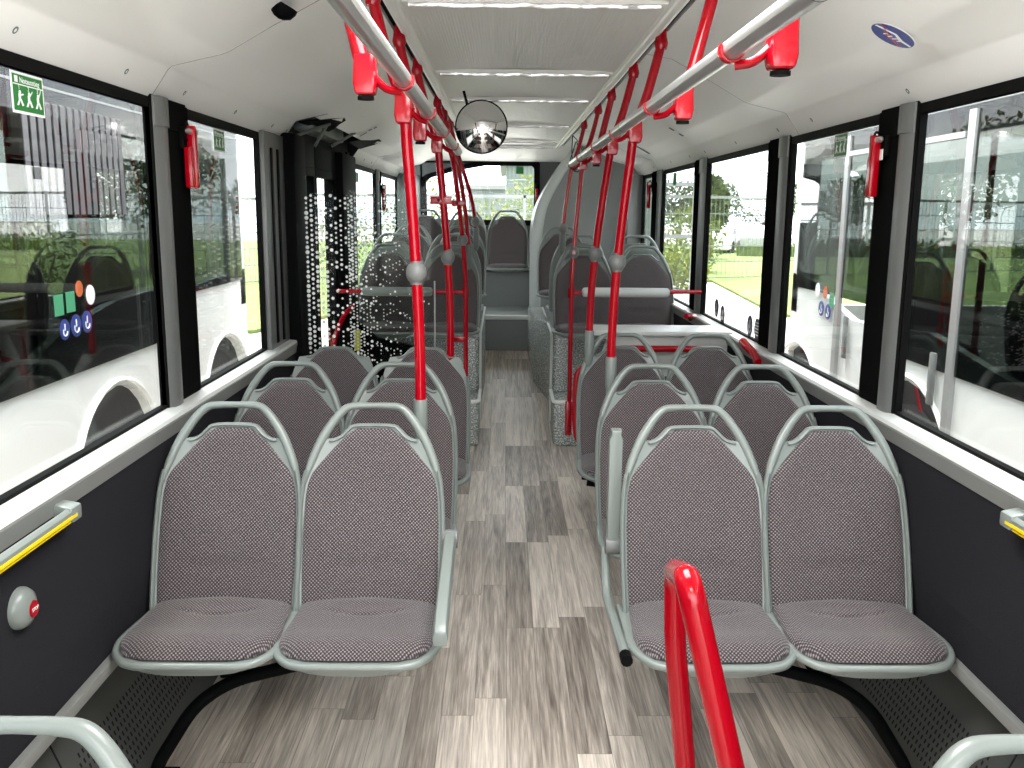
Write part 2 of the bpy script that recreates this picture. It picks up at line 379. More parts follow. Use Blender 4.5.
side_wall(-1, YF, 4.60, 'wall_left'); side_wall(-1, 6.60, YR, 'wall_left'); side_wall(1, YF, 8.75, 'wall_right')

# windows: (side, y0, y1)
wins = [(-1, -2.1, -0.6), (-1, -0.3, 0.95), (-1, 1.25, 2.945), (-1, 3.285, 4.215), (-1, 6.66, 7.98), (-1, 8.36, 9.60), (1, -2.1, -0.6), (1, -0.3, 0.95), (1, 1.25, 2.92), (1, 3.236, 4.196), (1, 4.575, 5.90), (1, 6.32, 7.56), (1, 8.12, 8.62)]
def ring_frame(s, y0, y1, z0, z1, t, x0, x1):
    b = MB(); b.box((s*x0, y0-t, z0-t), (s*x1, y1+t, z0)); b.box((s*x0, y0-t, z1), (s*x1, y1+t, z1+t)); b.box((s*x0, y0-t, z0), (s*x1, y0, z1)); b.box((s*x0, y1, z0), (s*x1, y1+t, z1)); return b
for i, (s, y0, y1) in enumerate(wins):
    f = ring_frame(s, y0, y1, 1.022, 1.958, 0.030, 1.186, 1.208).build('window_%d' % (i+1), 'black', smooth=False); struct(f)
    MB().box((s*1.200, y0-0.01, 1.012), (s*1.205, y1+0.01, 1.968)).build('pane', 'glass', f, smooth=False)
# pillars
def pillar(s, y0, y1, yb, cap=True):
    y1 -= 0.035
    b = MB().box((s*1.207, y0, 1.0), (s*1.181, yb-0.005, 2.0)); o = b.build('trim_1', 'pillar_dark', bevel=0.006)
    pr = [(s*1.195, y0+0.008), (s*1.180, y0+0.010), (s*1.168, y0+0.028), (s*1.164, (y0+y1)/2), (s*1.167, y1-0.022), (s*1.178, y1), (s*1.195, y1)]
    MB().prism(pr, 'z', 1.006, 1.905).build('pillar_cover', 'pillar', o)
    if cap:
        pr2 = [(a*1.0 - s*0.006 if abs(a) < 1.19 else a, c) for a, c in pr]
        MB().prism(pr2, 'z', 1.905, 1.995).build('pillar_cap', 'pillar', o)
        MB().box((s*1.185, y1+0.002, 1.90), (s*1.174, yb-0.01, 1.99)).build('back_cap', 'pillar_dark', o, bevel=0.004)
    return struct(o)
pillar(-1, 2.945, 3.10, 3.275); pillar(1, 2.93, 3.08, 3.225); pillar(1, 4.22, 4.38, 4.555); pillar(1, 5.92, 6.12, 6.30); pillar(1, 7.58, 7.8, 8.1)
pillar(-1, 0.97, 1.1, 1.22); pillar(1, 0.97, 1.1, 1.22); pillar(-1, -0.58, -0.4, -0.32); pillar(1, -0.58, -0.4, -0.32); pillar(-1, 8.0, 8.15, 8.33); struct(MB().box((-1.207, 9.60, 1.0), (-1.0, 10.2, 2.03)).build('trim_1', 'rear_panel', bevel=0.02)); pillar(1, 8.64, 8.7, 8.76)
# black header band over the windows
for s, y0, y1 in [(-1, YF, 4.62), (-1, 6.6, YR), (1, YF, YR)]:
    struct(MB().box((s*1.207, y0, 1.958), (s*1.188, y1, 2.05)).build('trim_2', 'black', smooth=False))

# ------------------------------------------------------------------ door (left, between the windows) 
j = MB().box((-1.207, 4.235, 1.0), (-1.165, 4.62, 2.0)).build('trim_3', 'pillar', bevel=0.006); struct(j)
for yy in (4.33, 4.45): MB().box((-1.164, yy, 1.03), (-1.158, yy+0.035, 1.93)).build('groove', 'black', j, bevel=0.004)
MB().box((-1.26, 4.60, 0.0), (-1.11, 4.86, 2.02)).build('trim_4', 'blackgloss', bevel=0.02); struct(bpy.data.objects['trim_4'])
MB().box((-1.26, 6.08, 0.0), (-1.13, 6.62, 2.02)).build('trim_5', 'black', bevel=0.02); struct(bpy.data.objects['trim_5'])
for n_, (y0, y1) in enumerate([(4.90, 5.36), (5.46, 6.02)]):
    d = ring_frame(-1, y0, y1, 0.06, 1.84, 0.045, 1.175, 1.225); d.box((-1.225, y0-0.04, 1.885), (-1.175, y1+0.04, 2.02))
    d = struct(d.build('door_%d' % (n_+1), 'blackgloss', bevel=0.006))
    MB().box((-1.203, y0-0.01, 0.05), (-1.197, y1+0.01, 1.85)).build('door_pane', 'glass', d, smooth=False)

# ------------------------------------------------------------------ ceiling
SEC = [(1.2, 1.985), (1.188, 1.990), (1.130, 2.072), (1.118, 2.083), (0.965, 2.118), (0.94, 2.127), (0.80, 2.205), (0.62, 2.300), (0.515, 2.318)]
def ceil_side(s, y0, y1, name='ceiling', pts=SEC):
    o = [(s*x, z) for x, z in pts] + [(s*x, z+0.02) for x, z in reversed(pts)]
    return struct(MB().prism(o, 'y', y0, y1).build(name, 'ceil', ang=50))
cl1 = ceil_side(-1, YF, 2.968); cl2 = ceil_side(-1, 2.972, 4.72)
cl3 = ceil_side(-1, 4.7201, 6.70, pts=[(1.03, 2.103)]+SEC[4:]); cl4 = ceil_side(-1, 6.70, 9.66)
cr1 = ceil_side(1, YF, 4.118); cr2 = ceil_side(1, 4.122, YR)
M['seam'] = simple('panel_joint', (0.30, 0.30, 0.29), 0.6)
def seam(s, y, parent):
    b = MB()
    for (x0, z0), (x1, z1) in zip(SEC, SEC[1:]):
        b.add([(s*x0, y-0.002, z0-0.001), (s*x1, y-0.002, z1-0.001), (s*x1, y+0.002, z1-0.001), (s*x0, y+0.002, z0-0.001), (s*x0, y-0.002, z0+0.004), (s*x1, y-0.002, z1+0.004), (s*x1, y+0.002, z1+0.004), (s*x0, y+0.002, z0+0.004)],
              [(0,1,2,3),(4,5,6,7),(0,1,5,4),(3,2,6,7)])
    b.build('panel_joint', 'seam', parent, smooth=False)
seam(-1, 2.97, cl2); seam(1, 4.12, cr2); seam(-1, 7.75, cl4); seam(1, 7.8, cr2)
def screwcap(s, y, parent):
    c = Vector((s*1.161, y, 2.031)); nrm = Vector((-s*0.082, 0, -0.062)); nrm.normalize()
    b = MB(); b.lathe([(0.0095, 0.0), (0.0095, 0.002), (0.006, 0.003), (0.0055, 0.0015)], n=14)
    o = b.build('screw_cap', 'knob_dark', parent); o.location = c; o.rotation_euler = nrm.to_track_quat('Z', 'Y').to_euler()
for y in (2.12, 2.72): screwcap(-1, y, cl1)
for y in (3.20, 3.79, 4.38, 4.66): screwcap(-1, y, cl2)
for y in (2.97, 3.88): screwcap(1, y, cr1)
for y in (4.35, 5.13, 5.91, 6.39, 7.1, 7.9): screwcap(1, y, cr2)
for y in (7.2, 7.6): screwcap(-1, y, cl4)
# centre strip: slots, metal profiles, ribbed panels
b = MB(); b.box((-0.55, YF, 2.335), (0.55, 9.66, 2.36)); struct(b.build('ceiling', 'black', smooth=False))
for s in (-1, 1):
    b = MB(); b.prism([(s*0.478, 2.298), (s*0.462, 2.290), (s*0.448, 2.298), (s*0.432, 2.292), (s*0.425, 2.305), (s*0.478, 2.33)], 'y', YF, 9.62)
    struct(b.build('trim_6', 'ceil', ang=20))
ribs = [-1.5, -0.4, 0.7, 1.8, 3.085, 4.578, 5.64, 7.287, 8.853, 9.62]
b = MB(); rows = []
for y in (YF, 9.64): rows.append([(x, y, 2.318 - 0.015*(abs(x)/0.43)**2) for x in [(-0.43+0.86*k/12) for k in range(13)]])
b.grid(rows); o = struct(b.build('ceiling', 'ceil_mid'))
for y in ribs:
    rb = MB().prism([(y-0.035, 2.312), (y-0.022, 2.297), (y+0.022, 2.297), (y+0.035, 2.312)], 'x', -0.42, 0.42).build('rib', 'ceil', o, smooth=False)
    MB().tube([(x, y-0.01+0.003*math.sin(23*x)+0.002*math.sin(61*x), 2.297-0.0015*math.sin(47*x)) for x in [(-0.40+0.8*k/60) for k in range(61)]], 0.013, 8, r2=0.003).build('protective_film', 'foil', rb)
# rear header and rear wall with window
b = MB(); b.prism([(9.64, 2.36), (9.64, 2.315), (9.75, 2.27), (10.15, 2.185), (YR+0.06, 2.185), (YR+0.06, 2.36)], 'x', -1.2, 1.2); struct(b.build('ceiling', 'ceil', ang=20))
b = MB(); b.box((-1.26, YR, 0.0), (1.26, YR+0.06, 1.53)); b.box((0.27, YR, 1.53), (1.26, YR+0.06, 2.19)); b.box((-1.26, YR, 1.53), (-0.98, YR+0.06, 2.19)); b.box((-0.98, YR, 2.165), (0.27, YR+0.06, 2.20))
struct(b.build('wall_rear', 'rear_panel', smooth=False))
def rrect(x0, x1, z0, z1, r, cut=0.0):
    p = []
    for cx, cz, a in ((x1-r, z1-r, 0), (x0+r+0.0, z1-r, 90), (x0+r, z0+r, 180), (x1-r, z0+r, 270)):
        for k in range(6): q = math.radians(a+18*k); p.append((cx+r*math.cos(q), cz+r*math.sin(q)))
    return p
struct(MB().prism([(-1.0, 2.2), (-1.0, 1.9), (-0.955, 1.99), (-0.90, 2.03), (-0.62, 2.11), (-0.30, 2.165), (0.27, 2.165), (0.27, 2.2)], 'y', YR, YR+0.05).build('wall_rear', 'rear_panel', smooth=False))
po = [(-0.95, 1.545), (0.245, 1.545), (0.255, 1.56), (0.25, 2.13), (0.225, 2.158), (-0.30, 2.158), (-0.62, 2.10), (-0.90, 2.02), (-0.96, 1.98)]
cxy = (-0.35, 1.85); pin = [(cxy[0]+(x-cxy[0])*0.965, cxy[1]+(z-cxy[1])*0.94) for x, z in po]; pout = [(cxy[0]+(x-cxy[0])*1.07, cxy[1]+(z-cxy[1])*1.13) for x, z in po]
b = MB(); n = len(po)
vs = [(x, YR-0.012, z) for x, z in pout] + [(x, YR-0.012, z) for x, z in pin] + [(x, YR+0.03, z) for x, z in pin] + [(x, YR+0.03, z) for x, z in pout]
b.add(vs, [(i, (i+1) % n, n+(i+1) % n, n+i) for i in range(n)] + [(n+i, n+(i+1) % n, 2*n+(i+1) % n, 2*n+i) for i in range(n)] + [(2*n+i, 2*n+(i+1) % n, 3*n+(i+1) % n, 3*n+i) for i in range(n)])
f = struct(b.build('window_14', 'black', smooth=False)); MB().box((-0.97, YR+0.02, 1.52), (0.27, YR+0.026, 2.18)).build('pane', 'rear_glass', f, smooth=False)

# engine tower in the rear right corner
def curve_pts(n=16):
    P = [(0.180, 0.70), (0.178, 1.05), (0.185, 1.40), (0.235, 1.70), (0.36, 1.95), (0.50, 2.16), (0.56, 2.24)]
    return [(v.x, v.y) for v in spline([(x, z, 0) for x, z in P], 5)]
cp = curve_pts()
b = MB(); b.prism(cp + [(1.2, 2.24), (1.2, 0.70)], 'y', 8.90, YR); tw = struct(b.build('wall_right', 'tower', ang=40))
b = MB(); inner = [(x+0.085 if x+0.085 < 0.66 else 0.66, z) for x, z in cp]
b.prism([(x-0.02, z) for x, z in cp] + [(x, z) for x, z in reversed(inner)], 'y', 8.86, 8.93); b.build('tower_edge', 'tower_edge', tw, bevel=0.012)
MB().box((1.2, 8.72, 0.7), (1.06, 8.93, 2.0)).build('side_cover', 'tower', tw, bevel=0.02)

# door mechanism recess above the door with dark cover
rec = [(-x, z) for x, z in SEC[:5]] + [(-0.96, 2.24), (-1.25, 2.24), (-1.25, 1.985)]
b = MB(); b.box((-1.255, 4.72, 1.96), (-1.20, 6.70, 2.24)); b.box((-1.26, 4.72, 2.235), (-0.95, 6.70, 2.25)); b.box((-1.02, 4.72, 2.112), (-1.0, 6.70, 2.24)); b.prism(rec, 'y', 4.70, 4.722); b.prism(rec, 'y', 6.698, 6.72)
struct(b.build('trim_7', 'hole', smooth=False))
def lip(pts):
    n = len(pts); zz = lambda x: 2.118 - (abs(x)-0.965)*0.2288 if abs(x) > 0.965 else 2.118 + (0.965-abs(x))*0.45
    b = MB(); b.add([(x, y, zz(x)-0.003) for x, y in pts] + [(x, y, zz(x)+0.004) for x, y in pts], [tuple(range(n)), tuple(range(n, 2*n))] + [(i, (i+1) % n, n+(i+1) % n, n+i) for i in range(n)])
    struct(b.build('trim_8', 'blackgloss', smooth=False))
lip([(-1.12, 4.75), (-1.03, 4.85), (-0.965, 4.92), (-0.935, 5.02), (-0.945, 5.12), (-0.99, 5.18), (-1.045, 5.32), (-1.10, 5.4)]); lip([(-1.10, 6.1), (-1.045, 6.15), (-0.99, 6.35), (-0.94, 6.42), (-0.945, 6.58), (-1.0, 6.66), (-1.12, 6.74)])
t = tag(empty('door_mechanism', (-1.1, 5.0, 2.0)), 'black door drive unit with metal levers inside the dark recess above the door', 'door drive')
def P_(o, b, n, m_, **k):
    r = b.build(n, m_, o, **k); r.matrix_parent_inverse = Matrix.Translation(o.location).inverted(); return r
P_(t, MB().box((-1.19, 4.95, 2.06), (-1.09, 5.9, 2.18)), 'housing', 'knob_dark', bevel=0.012)
P_(t, MB().tube([(-1.14, 4.80, 2.02), (-1.02, 5.05, 2.10)], 0.009, 8), 'lever', 'knob_dark'); P_(t, MB().tube([(-1.14, 5.25, 2.0), (-1.03, 5.05, 2.10)], 0.009, 8), 'lever', 'knob_dark')
P_(t, MB().tube([(-1.10, 5.55, 2.02), (-1.0, 5.75, 2.11)], 0.009, 8), 'lever', 'knob_dark')

# ================================================================== SEATS
# local frame: origin on the floor under the front lip; y towards the backrest
HT = 1.070
def back_y(z): return 0.345 + (z-0.48)*0.31 + 0.012*math.sin((z-0.48)/0.6*PI)
def BP(x, s, off=0.0):                                   # point on the backrest surface, s = distance below the handle top
    z = HT - s*0.985
    return (x, back_y(z) - 0.55*x*x - off, z + off*0.28)
BODY_TOP = [(0.0, 0.070), (0.060, 0.070), (0.078, 0.083), (0.100, 0.104), (0.126, 0.112), (0.150, 0.104), (0.172, 0.130)]
def body_half(s): return interp([(0.10, 0.162), (0.13, 0.174), (0.17, 0.190), (0.215, 0.203), (0.27, 0.211), (0.36, 0.2155), (0.50, 0.2150), (0.62, 0.2100)], s)
FAB = [(0.078, 0.050), (0.084, 0.062), (0.10, 0.084), (0.13, 0.114), (0.17, 0.150), (0.20, 0.176), (0.225, 0.190), (0.27, 0.199), (0.36, 0.2035), (0.50, 0.2030), (0.60, 0.199)]
def seat_meshes():
    parts = {}
    # --- back shell plate (front + back skins)
    b = MB(); nu = 20; rows = []
    def half_at(s):
        return body_half(s)
    S = [0.07, 0.078, 0.09, 0.105, 0.12, 0.14, 0.165, 0.19, 0.22, 0.26, 0.31, 0.38, 0.46, 0.54, 0.62]
    def x_range(s):                                      # top rim narrows to the centre hump
        if s < 0.104: return interp([(0.07, 0.060), (0.083, 0.078), (0.104, 0.100)], s)
        if s < 0.112: return interp([(0.104, 0.100), (0.112, 0.160)], s)
        return body_half(s)
    S = [0.07, 0.074, 0.083, 0.093, 0.104, 0.112, 0.13, 0.15, 0.17, 0.19, 0.22, 0.26, 0.31, 0.38, 0.46, 0.54, 0.62]
    def skin(off0, dome):
        R = []
        for s in S:
            h = x_range(s); row = []
            for k in range(nu+1):
                u = -1 + 2*k/nu; u = math.sin(u*PI/2); e = math.sqrt(max(0, 1-u**6)); te = min(1.0, (s-0.07)/0.05+0.15)
                row.append(BP(h*u, s, off0 + dome*e*te))
            R.append(row)
        return R
    fr = skin(0.006, 0.0); bk = skin(-0.006, -0.016)
    b.grid(fr); b.grid(bk)
    n_ = nu+1
    for k in (0, nu): b.grid([[r[k] for r in fr], [r[k] for r in bk]])
    b.grid([fr[0], bk[0]]); b.grid([fr[-1], bk[-1]])
    parts['backrest_shell'] = b
    # rim tube round the shell edge
    b = MB()
    side = [(body_half(s)+0.001, s) for s in (0.20, 0.24, 0.30, 0.38, 0.46, 0.54, 0.60)]
    for q in (-1, 1): b.tube(spline([BP(q*x, s, 0.006) for x, s in side], 4), [0.006]+[0.0075]*(len(side)*4-4), 8, r2=0.014)
    b.tube(spline([BP(x, s, 0.004) for x, s in [(-0.135, 0.113), (-0.122, 0.113), (-0.100, 0.103), (-0.080, 0.084), (-0.060, 0.071), (0, 0.069), (0.060, 0.071), (0.080, 0.084), (0.100, 0.103), (0.122, 0.113), (0.135, 0.113)]], 4), 0.0055, 8, r2=0.012)
    parts['shell_rim'] = b
    # --- handle arch
    b = MB()
    ar = [(-0.201, 0.235), (-0.196, 0.205), (-0.182, 0.165), (-0.160, 0.115), (-0.133, 0.070), (-0.103, 0.032), (-0.078, 0.014), (-0.045, 0.0105), (0, 0.010)]
    ar = ar + [(-x, s) for x, s in reversed(ar[:-1])]
    pts = spline([BP(x, s, 0.0) for x, s in ar], 4); n_ = len(pts)
    rad = [interp([(0, 0.004), (0.10, 0.013), (0.22, 0.0145), (0.5, 0.0098), (0.78, 0.0145), (0.90, 0.013), (1, 0.004)], i/(n_-1)) for i in range(n_)]
    b.tube(pts, rad, 12, r2=0.0150)
    parts['grab_handle'] = b
    # --- back cushion
    b = MB(); uvs = []; rows = []
    ns = 34; nu = 26
    for i in range(ns+1):
        s = 0.078 + (0.600-0.078)*(i/ns)**1.15
        h = interp(FAB, s); row = []
        fade = min(1.0, math.sqrt(max(0.0, (s-0.078)/0.022)), math.sqrt(max(0.0, (0.606-s)/0.03)))
        for k in range(nu+1):
            u = math.sin((-1+2*k/nu)*PI/2); e = max(0.0, 1-abs(u)**8)**0.5
            t_ = 0.020*e*fade
            dent = 0.008*math.exp(-((s-0.475)/0.006)**2)*(1 if abs(h*u) < 0.10 else max(0, 1-(abs(h*u)-0.10)/0.02))
            lum = 0.006*math.exp(-((s-0.42)/0.12)**2)
            row.append(BP(h*u, s, 0.0065 + t_ - dent + lum*e)); uvs.append((h*u, s))
        rows.append(row)
    b.grid(rows)
    b.uv = uvs; parts['back_cushion'] = b
    # --- pan
    def pan_half(y): return interp([(-0.014, 0.105), (-0.010, 0.140), (0.0, 0.168), (0.02, 0.190), (0.05, 0.209), (0.09, 0.220), (0.14, 0.224), (0.22, 0.219), (0.30, 0.212), (0.40, 0.206)], y)
    def pan_z(y, x): return interp([(-0.014, 0.476), (0.02, 0.480), (0.08, 0.484), (0.2, 0.480), (0.30, 0.478), (0.36, 0.482), (0.40, 0.50)], y) + 0.12*x*x
    Y = [-0.014, -0.008, 0.005, 0.02, 0.05, 0.09, 0.14, 0.20, 0.26, 0.32, 0.37]
    def pskin(dz, inset, dome, ylist=Y):
        R = []
        for y in ylist:
            h = pan_half(y) - inset; row = []
            yy = y + (inset if y < 0.1 else 0)
            for k in range(25):
                u = math.sin((-1+2*k/24)*PI/2); e = max(0, 1-abs(u)**6)**0.5
                row.append((h*u, yy, pan_z(y, h*u) + dz + dome*e))
            R.append(row)
        return R
    b = MB(); tp = pskin(0.0, 0.0, 0.0); mid = pskin(-0.012, -0.004, 0.0); bt = pskin(-0.022, 0.010, -0.012)
    b.grid(tp); b.grid(bt)
    for A_, B_ in ((tp, mid), (mid, bt)):
        b.grid([[r[0] for r in A_], [r[0] for r in B_]]); b.grid([[r[-1] for r in A_], [r[-1] for r in B_]]); b.grid([A_[0], B_[0]]); b.grid([A_[-1], B_[-1]])
    parts['seat_shell'] = b
    b = MB(); ys = [-0.014, -0.010, 0.0, 0.02, 0.05, 0.09, 0.14, 0.22, 0.30, 0.35]
    edge = [(-pan_half(y), y, pan_z(y, 0.2)-0.008) for y in reversed(ys)] + [(pan_half(y), y, pan_z(y, 0.2)-0.008) for y in ys]
    b.tube(spline(edge, 3), 0.011, 8, r2=0.011); parts['seat_rim'] = b
    # --- seat cushion
    b = MB(); rows = []; uvs = []; ny = 34; nx = 30
    for i in range(ny+1):
        t_ = i/ny; y = 0.0 + 0.352*t_**0.9
        yq = y; h = interp([(0.0, 0.120), (0.004, 0.145), (0.015, 0.172), (0.04, 0.194), (0.08, 0.209), (0.13, 0.213), (0.22, 0.206), (0.30, 0.202), (0.36, 0.199)], y)
        fade = min(1.0, math.sqrt(max(0, y/0.035)))
        row = []
        for k in range(nx+1):
            u = math.sin((-1+2*k/nx)*PI/2); e = max(0.0, 1-abs(u)**7)**0.5; x = h*u
            z = 0.483 + 0.12*x*x + 0.030*e*fade
            z += 0.008*math.exp(-((y-0.07)/0.05)**2)*e - 0.006*math.exp(-((y-0.2)/0.07)**2)*math.exp(-(x/0.11)**2)
            yc = 0.268 - 0.030*math.sqrt(max(0, 1-(x/0.115)**2)) if abs(x) < 0.115 else 9
            z -= 0.006*math.exp(-((y-yc)/0.0055)**2)
            z += 0.010*math.exp(-((y-0.31)/0.03)**2)*math.exp(-(x/0.09)**2)
            z += 0.10*max(0, y-0.33)
            row.append((x, y, z))
        rows.append(row)
    arc = 0.0
    for i, row in enumerate(rows):
        if i: arc += (Vector(row[nx//2]) - Vector(rows[i-1][nx//2])).length
        uvs += [(p[0], arc) for p in row]
    b.grid(rows); b.uv = uvs; parts['seat_cushion'] = b
    # hinge block between pan and back
    b = MB(); b.prism([(0.30, 0.455), (0.37, 0.452), (0.40, 0.52), (0.385, 0.56), (0.35, 0.50)], 'x', -0.19, 0.19); parts['hinge'] = b
    return parts
SM = seat_meshes()
MATS = {'backrest_shell': 'seat_plastic', 'shell_rim': 'seat_plastic', 'grab_handle': 'seat_plastic', 'back_cushion': 'fabric', 'seat_shell': 'seat_plastic', 'seat_rim': 'seat_plastic', 'seat_cushion': 'fabric', 'hinge': 'knob_dark'}
def make_seat(loc, rz=0.0, handle=True, name='bus_seat'):
    root = empty(name, loc, rz)
    for k, bb in SM.items():
        if k == 'grab_handle' and not handle: continue
        if k in ('shell_rim', 'seat_rim'): continue
        o = bb.build(k, MATS[k], root, ang=45)
        if k == 'backrest_shell': SM['shell_rim'].build('shell_rim', 'seat_plastic', o, ang=60)
        if k == 'seat_shell': SM['seat_rim'].build('seat_rim', 'seat_plastic', o, ang=60)
    return root
XS = (0.925, 0.487)
proto = make_seat((-0.925, 2.25, 0))
proto_low = make_seat((-0.925, 3.80, 0), handle=False)
used = {'p': False, 'l': False}
def seat(x, y, z, label, group, rz=0.0, low=False):
    key = 'l' if low else 'p'; pr = proto_low if low else proto
    o = pr if not used[key] else copy_tree(pr); used[key] = True
    o.location = (x, y, z); o.rotation_euler = (0, 0, rz)
    return tag(o, label, 'seat', group)
G1 = 'fabric bus seats in the low-floor section'; G2 = 'raised bus seats on the podiums'; G3 = 'back row seats'
Y1, Y2, Y3 = 2.25, 3.03, 3.88
seat(-0.916, Y1, 0, 'window-side seat of the nearest full pair on the left, beside the red stop button wall', G1)
seat(-0.487, Y1, 0, 'aisle-side seat of the nearest full pair on the left, red pole rising behind its shoulder', G1)
seat(0.487, Y1, 0, 'aisle-side seat of the nearest full pair on the right, behind the red loop rail', G1)
seat(0.916, Y1, 0, 'window-side seat of the nearest full pair on the right, against the dark wall lining', G1)
seat(-0.916, Y2, 0, 'window-side seat in the second left row, only its back and handle showing', G1)
seat(-0.487, Y2, 0, 'aisle-side seat in the second left row, seen through the front handle loop', G1)
seat(0.487, Y2, 0, 'aisle-side seat in the second right row, behind the upright armrest', G1)
seat(0.916, Y2, 0, 'window-side seat in the second right row below the window sill', G1)
seat(-0.90, Y3, 0, 'handleless window-side seat in the third left row in front of the dotted glass screen', G1, low=True)
seat(-0.467, Y3, 0, 'handleless aisle-side seat in the third left row, next to the speckled podium', G1, low=True)
seat(0.487, 3.97, 0, 'aisle-side seat in the third right row with red tube beside its edge', G1)
seat(0.916, 3.97, 0, 'window-side seat in the third right row in front of the light grey shelf', G1)
seat(-0.655, 0.455, 0.0, 'closest seat at bottom left corner, only its grey handle arch in view', G1)
seat(0.515, 0.415, 0.005, 'closest seat at bottom right corner, only the tip of its grey handle in view', G1)
seat(-0.925, 6.30, 0.345, 'left podium seat by the door, seen through the dotted glass screen', G2)
seat(-0.487, 6.30, 0.345, 'left podium seat beside the aisle steps, facing forward behind two red poles', G2)
seat(0.487, 6.30, 0.345, 'right podium aisle seat behind three red poles', G2)
seat(0.925, 6.30, 0.345, 'right podium window seat behind the light grey padded bar', G2)
for x, nm in ((-0.925, 'left window-side'), (-0.487, 'left aisle-side'), (0.487, 'right aisle-side'), (0.925, 'right window-side')):
    seat(x, 7.62, 0.415, nm + ' rear-facing seat, its grey shell and handle showing above the podium seat in front', G2, rz=PI)
for x, nm in ((-0.925, 'left window-side'), (-0.475, 'left aisle-side'), (0.43, 'right aisle-side')):
    seat(x, 7.95, 0.455, nm + ' forward-facing seat just in front of the back row', G2)
seat(-0.052, 9.45, 0.60, 'dark seat in the middle of the back row at the end of the aisle', G3)
seat(-0.487, 9.45, 0.60, 'back row seat just left of the middle one, under the rear window', G3); seat(-0.925, 9.45, 0.60, 'back row seat in the rear left corner', G3)

# cantilever brackets under the seat pairs
for s in (-1, 1):
    for k, yy in enumerate((Y1, Y2, Y3)):
        o = empty('seat_bracket', (s*1.07, yy+0.2, 0.0))
        c = Vector((s*1.07, yy+0.2, 0.0))
        def rel(p): return Vector(p) - c
        pth = fillet([(s*0.30, yy+0.22, 0.425), (s*0.62, yy+0.20, 0.385), (s*0.86, yy+0.17, 0.335), (s*0.96, yy+0.15, 0.27), (s*1.065, yy+0.12, 0.10), (s*1.075, yy+0.11, 0.03)], 0.10)
        MB().tube([rel(p) for p in pth], 0.019, 12).build('leg', 'blackgloss', o)
        MB().tube([rel((s*0.28, yy+0.28, 0.435)), rel((s*1.14, yy+0.28, 0.435))], 0.018, 10).build('cross_tube', 'blackgloss', o)
        MB().box(rel((s*1.035, yy+0.02, 0.0)), rel((s*1.098, yy+0.22, 0.035))).build('foot_plate', 'pillar_dark', o, bevel=0.006)
        MB().lathe([(0.010, 0), (0.010, 0.008), (0.006, 0.014), (0.001, 0.016)], rel((s*1.065, yy+0.04, 0.035)), n=12).build('bolt', 'chrome', o)
        tag(o, 'black steel cantilever bracket under the %s %s seat pair' % (('nearest', 'second', 'third')[k], 'left' if s < 0 else 'right'), 'bracket', 'seat brackets')

# armrests
def rel_to(o, pts): return [Vector(p) - Vector(o.location) for p in pts]
o = empty('armrest', (0.258, 2.76, 0.62))
b = MB(); z0, z1 = 0.0, 0.375
b.prism([(-0.020, z0), (-0.022, 0.10), (-0.022, z1-0.03), (-0.014, z1-0.012), (-0.018, z1), (0.018, z1), (0.013, z1-0.012), (0.020, z1-0.03), (0.020, 0.10), (0.014, z0)], 'y', -0.022, 0.022); b.build('arm_bar', 'seat_plastic', o, bevel=0.007)
MB().lathe([(0.001, -0.026), (0.028, -0.024), (0.031, -0.015), (0.031, 0.015), (0.028, 0.024), (0.001, 0.026)], (0, 0, 0), 'x').build('pivot', 'knob', o)
MB().tube(fillet(rel_to(o, [(0.238, 2.80, 0.60), (0.238, 2.74, 0.46), (0.243, 2.28, 0.475)]), 0.10), 0.014, 10).build('support_tube', 'seat_plastic', o)
MB().tube(rel_to(o, [(0.243, 2.31, 0.475), (0.243, 2.272, 0.475)]), 0.0165, 10).build('end_cap', 'black', o)
MB().box(rel_to(o, [(0.255, 2.33, 0.46)])[0], rel_to(o, [(0.272, 2.62, 0.485)])[0]).build('clamp_plate', 'seat_plastic', o, bevel=0.004)
tag(o, 'grey armrest folded up beside the aisle edge of the nearest right pair', 'armrest')
o = empty('armrest', (-0.248, 2.62, 0.68))
b = MB(); b.grid([[Vector((x, y, z)) for x, z in [(-0.018, zz-0.02), (-0.020, zz+0.0), (-0.014, zz+0.02), (0.014, zz+0.02), (0.020, zz+0.0), (0.018, zz-0.02)]] for y, zz in [(0.03, 0.0), (0.0, 0.005), (-0.15, -0.02), (-0.30, -0.05), (-0.42, -0.085), (-0.44, -0.10)]], close=True)
b.f.append(tuple(range(6))); b.f.append(tuple(range(30, 36))); b.build('arm_bar', 'seat_plastic', o, bevel=0.004)
MB().lathe([(0.001, -0.024), (0.027, -0.022), (0.030, 0.0), (0.027, 0.022), (0.001, 0.024)], (0, 0.02, 0), 'x').build('pivot', 'knob', o)
tag(o, 'light grey armrest folded down beside the aisle edge of the nearest left pair', 'armrest')

